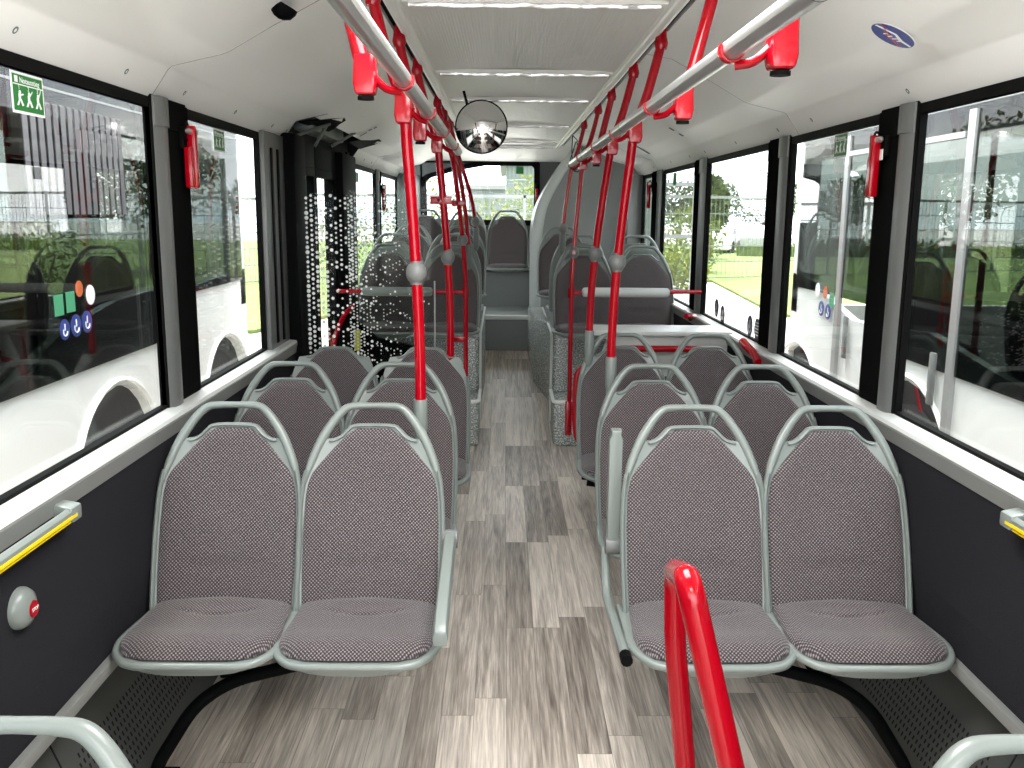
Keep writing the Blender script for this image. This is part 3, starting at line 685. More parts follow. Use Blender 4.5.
# heater covers along the walls
def heater(s, y0, y1, lab):
    o = MB().prism([(s*1.244, 0.0), (s*1.110, 0.0), (s*1.118, 0.07), (s*1.235, 0.37), (s*1.244, 0.37)], 'y', y0, y1).build('heater_cover', 'heater', ang=20)
    b = MB(); sl = 0.30/0.117
    yy = y0 + 0.10; cnt = 0
    while yy < y1-0.06:
        r = 0
        for i in range(8):
            x = 1.1295 + 0.0085*i; z = 0.07 + sl*(x-1.118)
            x -= 0.0008
            y = yy + (0.011 if i % 2 else 0)
            b.add([(s*(x-0.0024), y-0.004, z-0.0062), (s*(x+0.0024), y-0.004, z+0.0062), (s*(x+0.0024), y+0.004, z+0.0062), (s*(x-0.0024), y+0.004, z-0.0062)], [(0, 1, 2, 3)])
        yy += 0.022
        if int((yy-y0)/1.1) != int((yy-y0-0.022)/1.1): yy += 0.06
    b.build('perforation', 'hole', o, smooth=False)
    for yj in (y0+1.1, y0+2.2): MB().prism([(s*1.20, 0.0), (s*1.108, 0.0), (s*1.115, 0.07), (s*1.233, 0.372), (s*1.24, 0.37)], 'y', yj, yj+0.004).build('joint', 'hole', o, smooth=False)
    return tag(o, lab, 'heater')
heater(-1, 1.0, 4.5, 'dark perforated heater cover along the floor under the left seats'); heater(1, 1.0, 4.5, 'grey perforated heater cover along the floor under the right seats')

# ================================================================== POLES AND RAILS
def ballknob(o, c, mat='knob', r=0.0335, h=0.025):
    return MB().lathe([(0.019, -h-0.012)] + [(r*math.cos(a), (h+0.012)*math.sin(a)) for a in [math.radians(-54+13.5*k) for k in range(9)]] + [(0.019, h+0.012)], c).build('stop_button_housing', mat, o)
def pole(s, Y, bottom, ztop=2.33, label='', knob=None, socket=None, xm=0.40, xb=None, r=0.0175, group='red grab poles', button=False):
    """curved red pole from the ceiling slot past the rail and down; bottom = (x, y, z)"""
    o = empty('grab_pole', (s*0.49, Y, bottom[2]))
    c = o.location
    xb = bottom[0]; zb = max(bottom[2], 1.15)
    pts = [(s*0.488, Y, 2.325), (s*0.487, Y, 2.27), (s*0.445, Y, 2.10), (s*xm, Y, 1.96)]
    for k in range(1, 7):
        q = k/6; f_ = (1-q)**1.6; pts.append((xb + (s*xm-xb)*f_, bottom[1] + (Y-bottom[1])*f_, 1.96 + (zb-1.96)*q))
    if bottom[2] < 1.14: pts.append(bottom)
    path = [p-c for p in spline(pts, 7)]
    MB().tube(path, r, 14).build('tube', 'red', o)
    MB().lathe([(0.010, 0.03), (0.020, 0.0), (0.026, -0.030), (0.021, -0.050)], Vector((s*0.487, Y, 2.30))-c, n=14).build('top_fitting', 'red', o)
    if Y < (4.85 if s < 0 else 6.05): clamp(o, s, Y, xm, c)
    if knob is not None:
        kp = min(path, key=lambda p: abs(p.z + c.z - knob)); k = ballknob(o, kp)
        if button: MB().lathe([(0.012, -0.034), (0.012, -0.030)], kp, 'y', 14).build('button', 'red', o)
    if socket:
        MB().lathe([(0.0215, 0.03), (0.023, 0.02), (0.023, -0.06), (0.018, -0.12), (0.010, -0.14)], Vector(bottom)-c, n=14).build('seat_socket', 'knob_dark' if socket == 2 else 'seat_plastic', o)
    return tag(o, label, 'pole', group)
def clamp(o, s, Y, xm, c):
    MB().prism([(-0.024, 0.035), (-0.027, -0.03), (-0.022, -0.055), (0.022, -0.055), (0.027, -0.03), (0.024, 0.035)], 'y', -0.024, 0.024).build('clamp', 'red', o, bevel=0.009, seg=3).location = Vector((s*xm, Y, 1.965))-c
    MB().tube(fillet([Vector(p)-c for p in [(s*(xm-0.02), Y, 1.95), (s*(xm-0.045), Y+0.02, 1.925), (s*0.335, Y+0.03, 1.922)]], 0.02), 0.009, 10, r2=0.013).build('clamp_arm', 'red', o)
    MB().tube([Vector((s*0.328+0.0225*math.cos(a), Y+0.03, 1.95+0.0225*math.sin(a)))-c for a in [-PI*1.12+PI*1.24*k/16 for k in range(17)]], 0.0035, 6, r2=0.014).build('clamp_ring', 'red', o)
def stub(s, Y, label):
    o = empty('grab_pole_stub', (s*0.49, Y, 1.94)); c = o.location
    MB().tube([p-c for p in spline([(s*0.488, Y, 2.325), (s*0.487, Y, 2.27), (s*0.455, Y, 2.13), (s*0.415, Y, 1.96)], 6)], 0.0175, 14).build('tube', 'red', o)
    MB().lathe([(0.010, 0.03), (0.020, 0.0), (0.026, -0.030), (0.021, -0.050)], Vector((s*0.487, Y, 2.30))-c, n=14).build('top_fitting', 'red', o)
    clamp(o, s, Y, 0.412, c)
    MB().lathe([(0.019, -0.008), (0.019, 0.0)], Vector((s*0.412, Y, 1.908))-c, n=14).build('socket_plug', 'black', o)
    return tag(o, label, 'pole', 'short empty pole sockets on the ceiling rails')
stub(-1, 2.20, 'short red pole stub with empty socket at the top, nearest one on the left rail')
stub(-1, 3.60, 'short red pole stub with empty socket between the first and second left poles')
stub(1, 1.76, 'short red pole stub with empty socket nearest on the right rail, at top edge')
stub(1, 2.70, 'short red pole stub with empty socket, second along the right rail')
stub(1, 5.19, 'short red pole stub with empty socket near the far end of the right rail')
pole(-1, 2.90, (-0.360, 2.93, 1.02), label='tall red pole rising behind the nearest left aisle seat with grey ball housing', knob=1.451, socket=1)
pole(-1, 4.32, (-0.346, 4.38, 0.90), label='second red pole on the left, behind the handleless third row', knob=1.435)
pole(-1, 5.60, (-0.335, 5.90, 0.35), label='thinner red pole at the left podium carrying the padded cross bar', knob=1.47, r=0.015)
pole(-1, 6.20, (-0.333, 6.30, 1.40), label='left red pole ending in a dark socket above the podium aisle seat', socket=2, r=0.015)
pole(-1, 6.95, (-0.302, 7.02, 1.50), label='farthest left red pole, in front of the rear window', knob=1.575, socket=2, r=0.015)
pole(1, 3.59, (0.343, 3.66, 1.05), label='nearest tall red pole on the right, rising from the second row seat', knob=1.455, socket=1)
pole(1, 4.33, (0.325, 4.42, 1.06), label='second tall red pole on the right, rising from the third row seat', knob=1.455, socket=1)
pole(1, 5.91, (0.343, 5.90, 0.40), label='slender red pole beside the right podium with round red stop button', knob=1.40, r=0.014, button=True)
pole(1, 6.93, (0.347, 6.95, 1.46), label='farthest right red pole, ending above the podium aisle seat', knob=1.535, socket=2, r=0.014)
# bracket plates on the poles
def small(name, b, mat, label, cat, group=None, **k): return tag(b.build(name, mat, **k), label, cat, group)
for x, y, z, w_, lab in ((-0.385, 4.34, 1.70, 0.10, 'red holed mounting plate on the second left pole'), (-0.37, 5.72, 1.70, 0.09, 'red holed mounting plate on the thin left podium pole'), (-0.385, 5.89, 0.84, 0.09, 'low red holed mounting plate on the thin left podium pole')):
    o = empty('mounting_plate', (x, y, z)); MB().box((-w_/2, -0.008, -0.018), (w_/2, 0.008, 0.018)).build('plate', 'red', o, bevel=0.005)
    MB().lathe([(0.007, -0.011), (0.007, -0.007)], (-w_*0.1, 0, 0), 'y', 12).build('hole', 'hole', o); tag(o, lab, 'plate', 'red mounting plates')
# ceiling hand rails
def rail(s, y0, y1, lab):
    o = empty('ceiling_handrail', (s*0.328, y0, 1.95)); n = 16
    pr = []
    for k in range(24):
        a = 2*PI*k/24; r = 0.0195 - (0.0030 if k % 6 == 3 else 0); pr.append((r*math.cos(a), r*math.sin(a)))
    MB().prism(pr, 'y', 0, y1-y0).build('bar', 'alu', o, ang=60)
    for yj in (1.3, 3.35, 5.0):
        if y0 < yj < y1: MB().lathe([(0.0203, 0), (0.0203, 0.004)], (0, yj-y0, 0), 'y').build('joint', 'knob', o)
    MB().lathe([(0.019, -0.003), (0.0195, 0.0)], (0, y1-y0, 0), 'y').build('end_cap', 'sill', o)
    tag(o, lab, 'handrail', 'aluminium handrails under the ceiling')
rail(-1, -1.5, 4.85, 'silver aluminium handrail running under the ceiling left of the aisle'); rail(1, -1.5, 6.05, 'silver aluminium handrail running under the ceiling right of the aisle')

# foreground red loop rail
o = empty('loop_rail', (0.27, 1.45, 0.0)); c = o.location
MB().tube([Vector(p)-c for p in fillet([(0.400, 1.20, 0.0), (0.262, 1.25, 0.80), (0.180, 1.27, 1.125), (0.226, 1.60, 1.005), (0.232, 1.60, 0.865), (0.335, 1.62, 0.0)], 0.04, 8)], 0.0205, 16).build('tube', 'red', o)
for xx, yy in ((0.400, 1.20), (0.335, 1.62)): MB().lathe([(0.045, 0.0), (0.045, 0.008), (0.022, 0.014)], Vector((xx, yy, 0))-c).build('floor_flange', 'red', o)
tag(o, 'glossy red bent loop rail standing in the foreground before the right seats', 'rail')

# padded cross bars and wheelchair bay
o = empty('padded_bar', (0.343, 5.93, 1.14)); c = o.location
MB().tube([(0.0, 0, 0), (0.84, 0, 0.015)], 0.0135, 12).build('tube', 'red', o); MB().lathe([(0.016, 0.07), (0.029, 0.08), (0.031, 0.10), (0.031, 0.60), (0.029, 0.625), (0.016, 0.635)], (0, 0, 0.006), 'x', 18).build('foam_pad', 'pad', o)
MB().lathe([(0.022, -0.03), (0.022, 0.03)], (0, 0, 0)).build('joint', 'red', o)
tag(o, 'light grey padded horizontal bar between red pole and right window pillar', 'bar')
o = empty('padded_bar', (-0.335, 5.88, 1.145))
MB().tube([(0.0, 0, 0), (-0.82, 0, 0)], 0.0135, 12).build('tube', 'red', o); MB().lathe([(0.016, -0.66), (0.027, -0.65), (0.029, -0.63), (0.029, -0.245), (0.027, -0.22), (0.016, -0.21)], (0, 0, 0), 'x', 18).build('foam_pad', 'seat_plastic', o)
MB().lathe([(0.022, -0.03), (0.022, 0.03)], (0, 0, 0)).build('joint', 'red', o)
tag(o, 'grey padded horizontal bar crossing the left podium seats behind the glass screen', 'bar')
o = empty('bay_shelf', (0.78, 5.12, 0.0))
MB().prism([(-0.40, 4.97-5.12), (-0.36, 4.95-5.12), (0.375, 4.95-5.12), (0.375, 5.25-5.12), (-0.40, 5.25-5.12)], 'z', 0.995, 1.02).build('shelf_top', 'sill', o, bevel=0.008)
MB().prism([(-0.34, 0.78), (-0.28, 0.95), (-0.36, 0.995), (0.375, 0.995), (0.36, 0.80), (0.30, 0.76), (-0.28, 0.76)], 'y', -0.11, 0.10).build('front_panel', 'pad', o, bevel=0.012)
MB().box((-0.33, -0.10, 0.12), (0.36, 0.10, 0.77)).build('lower_panel', 'rear_panel', o, bevel=0.01)
MB().tube(fillet([(-0.345, -0.12, 0.86), (-0.27, -0.17, 0.925), (0.24, -0.17, 0.925), (0.35, -0.17, 0.865)], 0.05), 0.0175, 12).build('grab_bar', 'red', o)
tag(o, 'light grey shelf panel with red tube bar behind the third right row', 'shelf')
o = MB().tube([(1.120, 4.30, 0.955), (1.118, 4.38, 0.985), (1.118, 4.60, 1.015)], 0.021, 10).build('sill_grab_bar', 'red'); tag(o, 'short red grab bar on the right sill beside the third row', 'grab bar', 'short red bars on the right sill')
o = MB().tube([(1.03, 5.62, 1.03), (1.10, 5.72, 1.02), (1.128, 5.96, 0.975)], 0.016, 10).build('sill_grab_bar', 'red'); tag(o, 'short red bar on the right sill between shelf and padded bar', 'grab bar', 'short red bars on the right sill')
o = empty('bay_rail', (0.30, 5.2, 0.0))
MB().tube([Vector(p)-o.location for p in fillet([(0.46, 5.05, 0.83), (0.312, 4.98, 0.81), (0.305, 4.98, 0.52), (0.325, 4.98, 0.38), (0.50, 4.98, 0.28), (0.52, 4.98, 0.0)], 0.07)], 0.0165, 12).build('tube', 'red', o)
tag(o, 'bent red tube frame beside the aisle edge of the third right seat', 'rail')
o = empty('pole_foot', (0.338, 5.885, 0.34)); MB().box((-0.022, -0.016, -0.13), (0.022, 0.016, 0.10)).build('plate', 'red', o, bevel=0.008)
for z in (0.03, -0.06, -0.10): MB().lathe([(0.006, -0.019), (0.006, -0.015)], (0, 0, z), 'y', 10).build('bolt_hole', 'hole', o)
MB().tube([(0.0, 0.01, -0.10), (0.03, 0.5, -0.10)], 0.012, 8).build('stay', 'red', o)
tag(o, 'red holed foot plate at the bottom of the slender right pole', 'plate')

# dotted glass screens by the door
def screen(x0, x1, y, z0, z1, spacing, lab, nmax, group, seedv, fall):
    o = empty('glass_screen', ((x0+x1)/2, y, z0)); c = o.location; rnd = random.Random(seedv)
    b = MB(); pr = [(x0-c.x, 0.0), (x1-c.x, 0.0), (x1-c.x, z1-z0-0.03), (x1-0.03-c.x, z1-z0), (x0-c.x, z1-z0-0.04)]
    b.prism(pr, 'y', -0.003, 0.003).build('pane', 'screen', o, smooth=False)
    d = MB(); nx = int((x1-x0)/spacing); nz = int((z1-z0)/spacing)
    for i in range(nx):
        for k in range(nz):
            px = x0 + (i+0.5)*spacing; pz = z0 + (k+0.5)*spacing + (spacing/2 if i % 2 else 0)
            q = (i+0.5)/nx
            if pz > z1-0.05 or rnd.random() > math.exp(-q*fall)*1.05: continue
            r = spacing*(0.40 - 0.22*q)*rnd.uniform(0.6, 1.1); px -= c.x; pz -= c.z
            n_ = 8; d.add([(px+r*math.cos(2*PI*a/n_), -0.0036, pz+r*math.sin(2*PI*a/n_)) for a in range(n_)], [tuple(range(n_))])
    d.build('dot_print', 'white', o, smooth=False)
    return tag(o, lab, 'glass screen', group)
screen(-1.10, -0.46, 4.72, 0.62, 1.775, 0.0245, 'glass screen with white dots fading towards the aisle, in front of the door', 0, 'dotted glass screens', 3, 2.6)
o2 = screen(-1.12, -0.62, 6.12, 0.62, 1.80, 0.022, 'farther dotted glass screen at the rear side of the door, before the podium seat', 0, 'dotted glass screens', 5, 3.0)
o = bpy.data.objects['glass_screen']
MB().tube([Vector((-0.445, 4.72, 0.0))-o.location, Vector((-0.445, 4.72, 1.30))-o.location], 0.004, 8).build('edge_rod', 'alu', o)
# luggage-bay / podium front tube by door
o = MB().tube(fillet([(-1.09, 6.18, 1.03), (-1.125, 5.95, 0.99), (-1.19, 5.9, 0.83), (-1.19, 5.9, 0.05)], 0.1), 0.016, 10).build('door_grab_bar', 'red'); tag(o, 'curved red grab tube beside the door seen through the dots', 'grab bar')
o = MB().box((-1.10, 6.17, 0.72), (-1.06, 6.2, 0.86)).build('hazard_tape', 'yellow_green', bevel=0.004); tag(o, 'small yellow marker on the black panel by the door', 'marker')
struct(MB().prism([(-1.19, 0.0), (-0.58, 0.0), (-0.58, 0.72), (-0.95, 0.80), (-1.19, 1.0)], 'y', 6.20, 6.26).build('trim_9', 'blackgloss', smooth=False))

# convex mirror
o = empty('convex_mirror', (-0.217, 5.08, 2.095)); R_ = 0.137
prof = [(0.001, -0.055)] + [(R_*math.sin(a), -0.055 + 0.055*(1-math.cos(a))/(1-math.cos(PI/2))) for a in [PI/2*k/12 for k in range(1, 13)]]
mm = MB().lathe([(0.0005, -0.045)] + [(R_*k/14, -0.045*(1-(k/14)**2)) for k in range(1, 15)], (0, 0, 0), 'y', 40).build('mirror_face', 'chrome', o, ang=80)
MB().tube([Vector((R_*math.cos(a), 0.0, R_*math.sin(a))) for a in [2*PI*k/40 for k in range(40)]], 0.004, 8, closed=True).build('rim', 'black', o)
MB().lathe([(R_, 0.001), (R_*0.85, 0.03), (0.02, 0.045)], (0, 0, 0), 'y', 32).build('back_cover', 'black', o)
MB().tube(fillet([(0, 0.04, 0), (-0.06, 0.12, 0.05), (-0.10, 0.14, 0.2)], 0.04), 0.008, 8).build('arm', 'black', o)
tag(o, 'round convex mirror hanging below the ceiling centre', 'mirror')

# cable loop by the far right rail, dark dome camera on the left ceiling
o = MB().tube(spline([(0.475, 7.9, 2.28), (0.50, 7.6, 2.20), (0.54, 7.4, 2.05), (0.47, 7.3, 1.96), (0.42, 7.4, 2.02), (0.46, 7.6, 2.14), (0.50, 7.8, 2.22), (0.52, 7.7, 2.08), (0.47, 7.5, 1.98), (0.45, 7.6, 2.1), (0.48, 8.0, 2.28)], 8), 0.004, 6).build('cable', 'black'); tag(o, 'loose black cable loops hanging from the right ceiling slot', 'cable')
b = MB().lathe([(0.040, 0.0), (0.040, -0.012), (0.032, -0.030), (0.016, -0.040), (0.001, -0.043)], n=24)
o = b.build('dome_camera', 'blackgloss'); o.location = (-0.735, 2.84, 2.237); o.rotation_euler = (0, math.radians(28), 0); tag(o, 'small dark dome on the left ceiling slope at the top edge', 'camera')

# ------------------------------------------------------------------ signs
def win_sign(name, s, y0, y1, z0, z1, lab, cat='sticker', kind='exit', x=1.1995):
    """sticker on the inside face of a side window"""
    o = empty(name, (s*x, (y0+y1)/2, (z0+z1)/2)); w_, h_ = (y1-y0)/2, (z1-z0)/2
    rz = -PI/2 if s > 0 else PI/2            # local x runs along the wall, local -y faces into the bus
    o.rotation_euler = (0, 0, rz)
    MB().box((-w_-0.006, 0, -h_-0.006), (w_+0.006, 0.001, h_+0.006)).build('border', 'white', o, smooth=False)
    MB().box((-w_, -0.001, -h_), (w_, 0.0, h_)).build('field', 'green', o, smooth=False)
    MB().box((-w_, -0.0016, h_*0.42), (w_, -0.001, h_*0.48)).build('line', 'white', o, smooth=False)
    text_mesh('Notausstieg', 0.28*w_, 'white', (w_*0.12, -0.0012, h_*0.70), (PI/2, 0, 0), o, depth=0.0003)
    MB().box((-w_*0.88, -0.0018, h_*0.55), (-w_*0.68, -0.001, h_*0.9)).build('pictogram', 'white', o, smooth=False)
    for i, d in enumerate((-0.62, 0.0, 0.62)):
        text_mesh(str(i+1), 0.2*w_, 'white', (w_*d, -0.0012, h_*0.28), (PI/2, 0, 0), o, depth=0.0003)
        g = MB(); cx = w_*d
        g.lathe([(0.0001, -0.0018), (w_*0.07, -0.0018), (w_*0.07, -0.001)], (cx+0.002, 0, h_*0.02), 'y', 10)
        g.box((cx-w_*0.07, -0.0018, -h_*0.36), (cx+w_*0.07, -0.001, -h_*0.06))
        g.prism([(cx-w_*0.05, -h_*0.36), (cx-w_*0.2, -h_*0.72), (cx-w_*0.1, -h_*0.72), (cx+w_*0.03, -h_*0.40), (cx+w_*0.14, -h_*0.72), (cx+w_*0.24, -h_*0.68), (cx+w_*0.1, -h_*0.34)], 'y', -0.0018, -0.001)
        g.prism([(cx+w_*0.04, -h_*0.08), (cx+w_*0.26, -h_*0.02+0.01*i), (cx+w_*0.26, -h_*0.10+0.01*i), (cx+w_*0.05, -h_*0.18)], 'y', -0.0018, -0.001)
        g.build('pictogram', 'white', o, smooth=False)
    return tag(o, lab, cat, 'green emergency exit stickers')
win_sign('exit_sticker', -1, 2.165, 2.300, 1.868, 1.948, 'green emergency exit sticker at the top of the nearest left window') .scale = (1, 1, 1)
win_sign('exit_sticker', -1, 3.625, 3.755, 1.876, 1.948, 'small green emergency exit sticker in the second left window')
win_sign('exit_sticker', 1, 3.57, 3.70, 1.873, 1.952, 'green emergency exit sticker at the top of the right window beside the red hammer')
o = MB().box((-0.08, 10.185, 2.02), (0.0, 10.19, 2.10)).build('exit_sticker', 'green'); o.location = (0.115, 0, 0.035); tag(o, 'green exit sticker at the top of the rear window', 'sticker', 'green emergency exit stickers')
o = MB().box((1.192, 7.05, 1.86), (1.199, 7.16, 1.95)).build('exit_sticker', 'green', smooth=False); tag(o, 'small green sticker in the narrow fourth right window', 'sticker', 'green emergency exit stickers')
o = MB().box((-1.199, 7.0, 1.86), (-1.192, 7.12, 1.93)).build('exit_sticker', 'green', smooth=False); tag(o, 'small green sticker in the left window beyond the door', 'sticker', 'green emergency exit stickers')
M['navy'] = simple('navy_print', (0.012, 0.018, 0.06), 0.4)
def disc(y, z, lab, k, s=1, r=0.056, x=1.1985):
    o = empty('round_sticker', (s*x, y, z)); o.rotation_euler = (0, 0, -PI/2 if s > 0 else PI/2)
    MB().lathe([(0.001, -0.0012), (r, -0.001), (r, 0.0)], (0, 0, 0), 'y', 24).build('disc', 'navy', o)
    g = MB()
    if k == 0: g.tube([Vector((r*0.45*math.cos(a), -0.0015, -r*0.2+r*0.45*math.sin(a))) for a in [PI*1.1*q/8+PI*0.8 for q in range(9)]], 0.002, 6); g.box((-0.004, -0.002, -r*0.2), (0.002, -0.001, r*0.55))
    elif k == 1: g.lathe([(0.001, -0.0018), (r*0.3, -0.0018), (r*0.3, -0.001)], (0, 0, r*0.25), 'y', 12); g.box((-r*0.4, -0.0018, -r*0.5), (r*0.4, -0.001, -r*0.1))
    else:
        for q in range(5): g.box((-r*0.7, -0.0018, -r*0.6+q*r*0.28), (r*0.7, -0.001, -r*0.5+q*r*0.28))
    g.build('pictogram', 'white', o)
    tag(o, lab, 'sticker', 'round stickers on the third right window')
disc(5.55, 1.09, 'round navy sticker farthest along the third right window', 0); disc(5.39, 1.065, 'round navy sticker with figure, second from the far end of the window', 1)
disc(4.78, 1.075, 'round navy wheelchair sticker near the right pillar of the third window', 0); disc(4.64, 1.075, 'round navy striped sticker right beside the third window pillar', 2)
# oval sticker on ceiling
nrm = Vector((-(2.118-2.205), 0, -(0.965-0.80))); nrm = Vector((-0.087, 0, -0.165)).normalized()
def ceil_item(name, x, y, z, lab, cat, n=nrm):
    o = empty(name, (x, y, z)); zc = n; yc = Vector((0, 1, 0)); xc = yc.cross(zc).normalized()
    mt = Matrix((xc, yc, zc)).transposed().to_4x4(); mt.translation = Vector((x, y, z)); o.matrix_world = mt
    tag(o, lab, cat); return o
nR = Vector((-0.087, 0, -0.165)).normalized(); nL = Vector((0.087, 0, -0.165)).normalized()
xo, zo = 0.945, 2.1225
o = ceil_item('oval_sticker', 0.945, 2.585, 2.1235, 'blue oval logo sticker with white outline on the right ceiling slope', 'sticker', nR)
# local: x across the slope, y along the bus, z into the room
def ell(a, b_, z0, z1, n=32): return MB().prism([(a*math.cos(2*PI*k/n), b_*math.sin(2*PI*k/n)) for k in range(n)], 'z', z0, z1)
ell(0.066, 0.068, 0.0, 0.001).build('border', 'white', o, smooth=False); ell(0.061, 0.063, 0.001, 0.0016).build('field', 'blue', o, smooth=False)
MB().prism([(-0.045, 0.035), (0.0, 0.012), (0.05, -0.04), (0.052, -0.035), (0.004, 0.022), (-0.042, 0.041)], 'z', 0.0016, 0.0022).build('swoosh', 'red', o, smooth=False)
MB().prism([(-0.058, 0.006), (-0.02, 0.004), (0.0, -0.016), (0.03, -0.01), (0.058, -0.004), (0.056, -0.012), (0.0, -0.026), (-0.03, -0.006), (-0.058, -0.002)], 'z', 0.0016, 0.0022).build('wing', 'white', o, smooth=False)
for k in range(4): MB().prism([(-0.03+0.014*k, 0.002), (-0.024+0.014*k, 0.018), (-0.021+0.014*k, 0.018), (-0.026+0.014*k, 0.0)], 'z', 0.0016, 0.0022).build('stroke', 'white', o, smooth=False)
def plate_item(x, y, z, n, lab, cells, mat='white'):
    o = ceil_item('info_label', x, y, z, lab, 'label', n)
    MB().box((-0.075, -0.04, 0), (0.075, 0.04, 0.001)).build('label_field', mat, o, smooth=False)
    for (a, b_, c_, d) in cells: MB().box((a, b_, 0.001), (c_, d, 0.0018)).build('print', 'navy', o, smooth=False)
plate_item(0.935, 5.66, 2.1265, nR, 'white label with two dark blocks on the right ceiling slope', [(-0.045, -0.02, -0.015, 0.025), (0.02, -0.025, 0.055, 0.015)])
plate_item(0.95, 7.14, 2.1205, nR, 'small dark blue label farther back on the right ceiling slope', [(-0.06, -0.03, 0.06, 0.03)])
plate_item(-0.93, 5.84, 2.1285, nL, 'white label with dark pictograms on the left ceiling slope behind the door recess', [(-0.06, -0.02, -0.04, 0.02), (-0.03, -0.03, -0.005, 0.0), (0.01, -0.01, 0.06, 0.02)])

# emergency hammers
def hammer(s, y, z, lab, x=1.168, sc=1.0, mir=1):
    o = empty('emergency_hammer', (s*x, y, z)); o.rotation_euler = (0, 0, -PI/2 if s > 0 else PI/2); o.scale = (sc, sc, sc)
    MB().box((-0.035, -0.01, 0.03), (0.04, 0.012, 0.10)).build('holder', 'black', o, bevel=0.008)
    MB().prism([(-0.014, -0.10), (0.014, -0.10), (0.016, 0.06), (0.006, 0.10), (-0.016, 0.105), (-0.016, 0.06)], 'y', -0.040, -0.012).build('handle', 'red', o, bevel=0.004)
    MB().box((-0.042, -0.034, -0.10), (-0.012, -0.008, 0.035)).build('grip', 'red', o, bevel=0.008)
    MB().lathe([(0.004, -0.05), (0.010, -0.035), (0.010, 0.04), (0.004, 0.05)], (0.0, -0.024, 0.085), 'x', 14).build('hammer_head', 'alu', o)
    MB().box((0.0, -0.014, 0.02), (0.035, -0.011, 0.055)).build('label_field', 'white', o, smooth=False)
    MB().tube([Vector((-0.02+0.03*math.cos(a), -0.015, 0.085+0.028*math.sin(a))) for a in [PI*0.3+PI*1.2*k/10 for k in range(11)]], 0.004, 6).build('cord', 'black', o)
    tag(o, lab, 'hammer', 'red emergency hammers')
hammer(-1, 3.20, 1.82, 'red emergency hammer on the black pillar between the left windows'); hammer(1, 3.15, 1.81, 'red emergency hammer on the pillar beside the nearest right window')
hammer(-1, 8.22, 1.76, 'small distant red hammer on the left pillar beyond the door', sc=1.1); hammer(1, 8.0, 1.80, 'small distant red hammer at the far right pillar', sc=1.1)
o = MB().box((0.245, 10.14, 1.77), (0.275, 10.17, 1.90)).build('emergency_hammer', 'red', bevel=0.006); MB().box((0.24, 10.14, 1.90), (0.28, 10.18, 1.95)).build('holder', 'black', o, bevel=0.006); tag(o, 'tiny red hammer at the right edge of the rear window', 'hammer', 'red emergency hammers')

# stop button and wall handles
o = empty('stop_button', (-1.142, 1.885, 0.795))
MB().lathe([(0.046, 0.0), (0.046, 0.008), (0.040, 0.020), (0.026, 0.028), (0.001, 0.030)], (0, 0, 0), 'x', 28).build('housing', 'seat_plastic', o)
MB().lathe([(0.019, 0.026), (0.018, 0.032), (0.001, 0.033)], (0, 0.006, -0.004), 'x', 20).build('button', 'red', o)
text_mesh('STOP', 0.011, 'white', (0.0335, 0.006, -0.004), (PI/2, 0, PI/2), o, depth=0.0003)
tag(o, 'round grey stop button with red centre on the dark left wall', 'button')
def sillbar(s, y0, y1, lab):
    o = empty('wall_handle', (s*1.105, y0, 0.945)); ln = y1-y0
    MB().prism([(s*0.0, -0.018), (-s*0.012, -0.008), (-s*0.012, 0.010), (0.0, 0.018), (s*0.010, 0.008), (s*0.010, -0.010)], 'y', 0, ln).build('bar', 'seat_plastic', o, bevel=0.003)
    MB().box((-s*0.0145, 0.0, -0.006), (-s*0.011, ln-0.02, 0.001)).build('inlay', 'yellow', o, smooth=False); MB().box((-s*0.008, 0.0, -0.0165), (-s*0.004, ln-0.02, -0.0125)).build('inlay', 'yellow', o, smooth=False)
    MB().prism([(0.014*-s, -0.018), (s*0.04, 0.0), (s*0.04, 0.03), (-s*0.014, 0.018)], 'y', ln-0.045, ln+0.006).build('end_bracket', 'seat_plastic', o, bevel=0.007)
    MB().prism([(0.014*-s, -0.018), (s*0.04, 0.0), (s*0.04, 0.03), (-s*0.014, 0.018)], 'y', -0.006, 0.045).build('end_bracket', 'seat_plastic', o, bevel=0.007)
    tag(o, lab, 'handle', 'wall handles with yellow inlay')
sillbar(-1, 1.45, 2.10, 'grey wall handle with yellow stripes below the nearest left window'); sillbar(1, 1.45, 2.08, 'grey wall handle with yellow stripe at the right picture edge below the window')

# ================================================================== OUTSIDE
GZ = -0.35
def flat(name, pts, z, mat): return struct(MB().prism(pts, 'z', z-0.05, z).build(name, mat, smooth=False))
flat('ground', [(-90, -60), (90, -60), (90, 140), (-90, 140)], GZ, 'paving')
flat('lawn', [(3.6, 27.5), (6.1, 27.4), (5.4, 18.8), (6.2, 14), (60, 12), (60, 60), (3.6, 60)], GZ+0.06, 'lawn')
flat('lawn', [(-60, 15), (-4.2, 15), (-1.0, 24.3), (-1.0, 60), (-60, 60)], GZ+0.06, 'lawn')

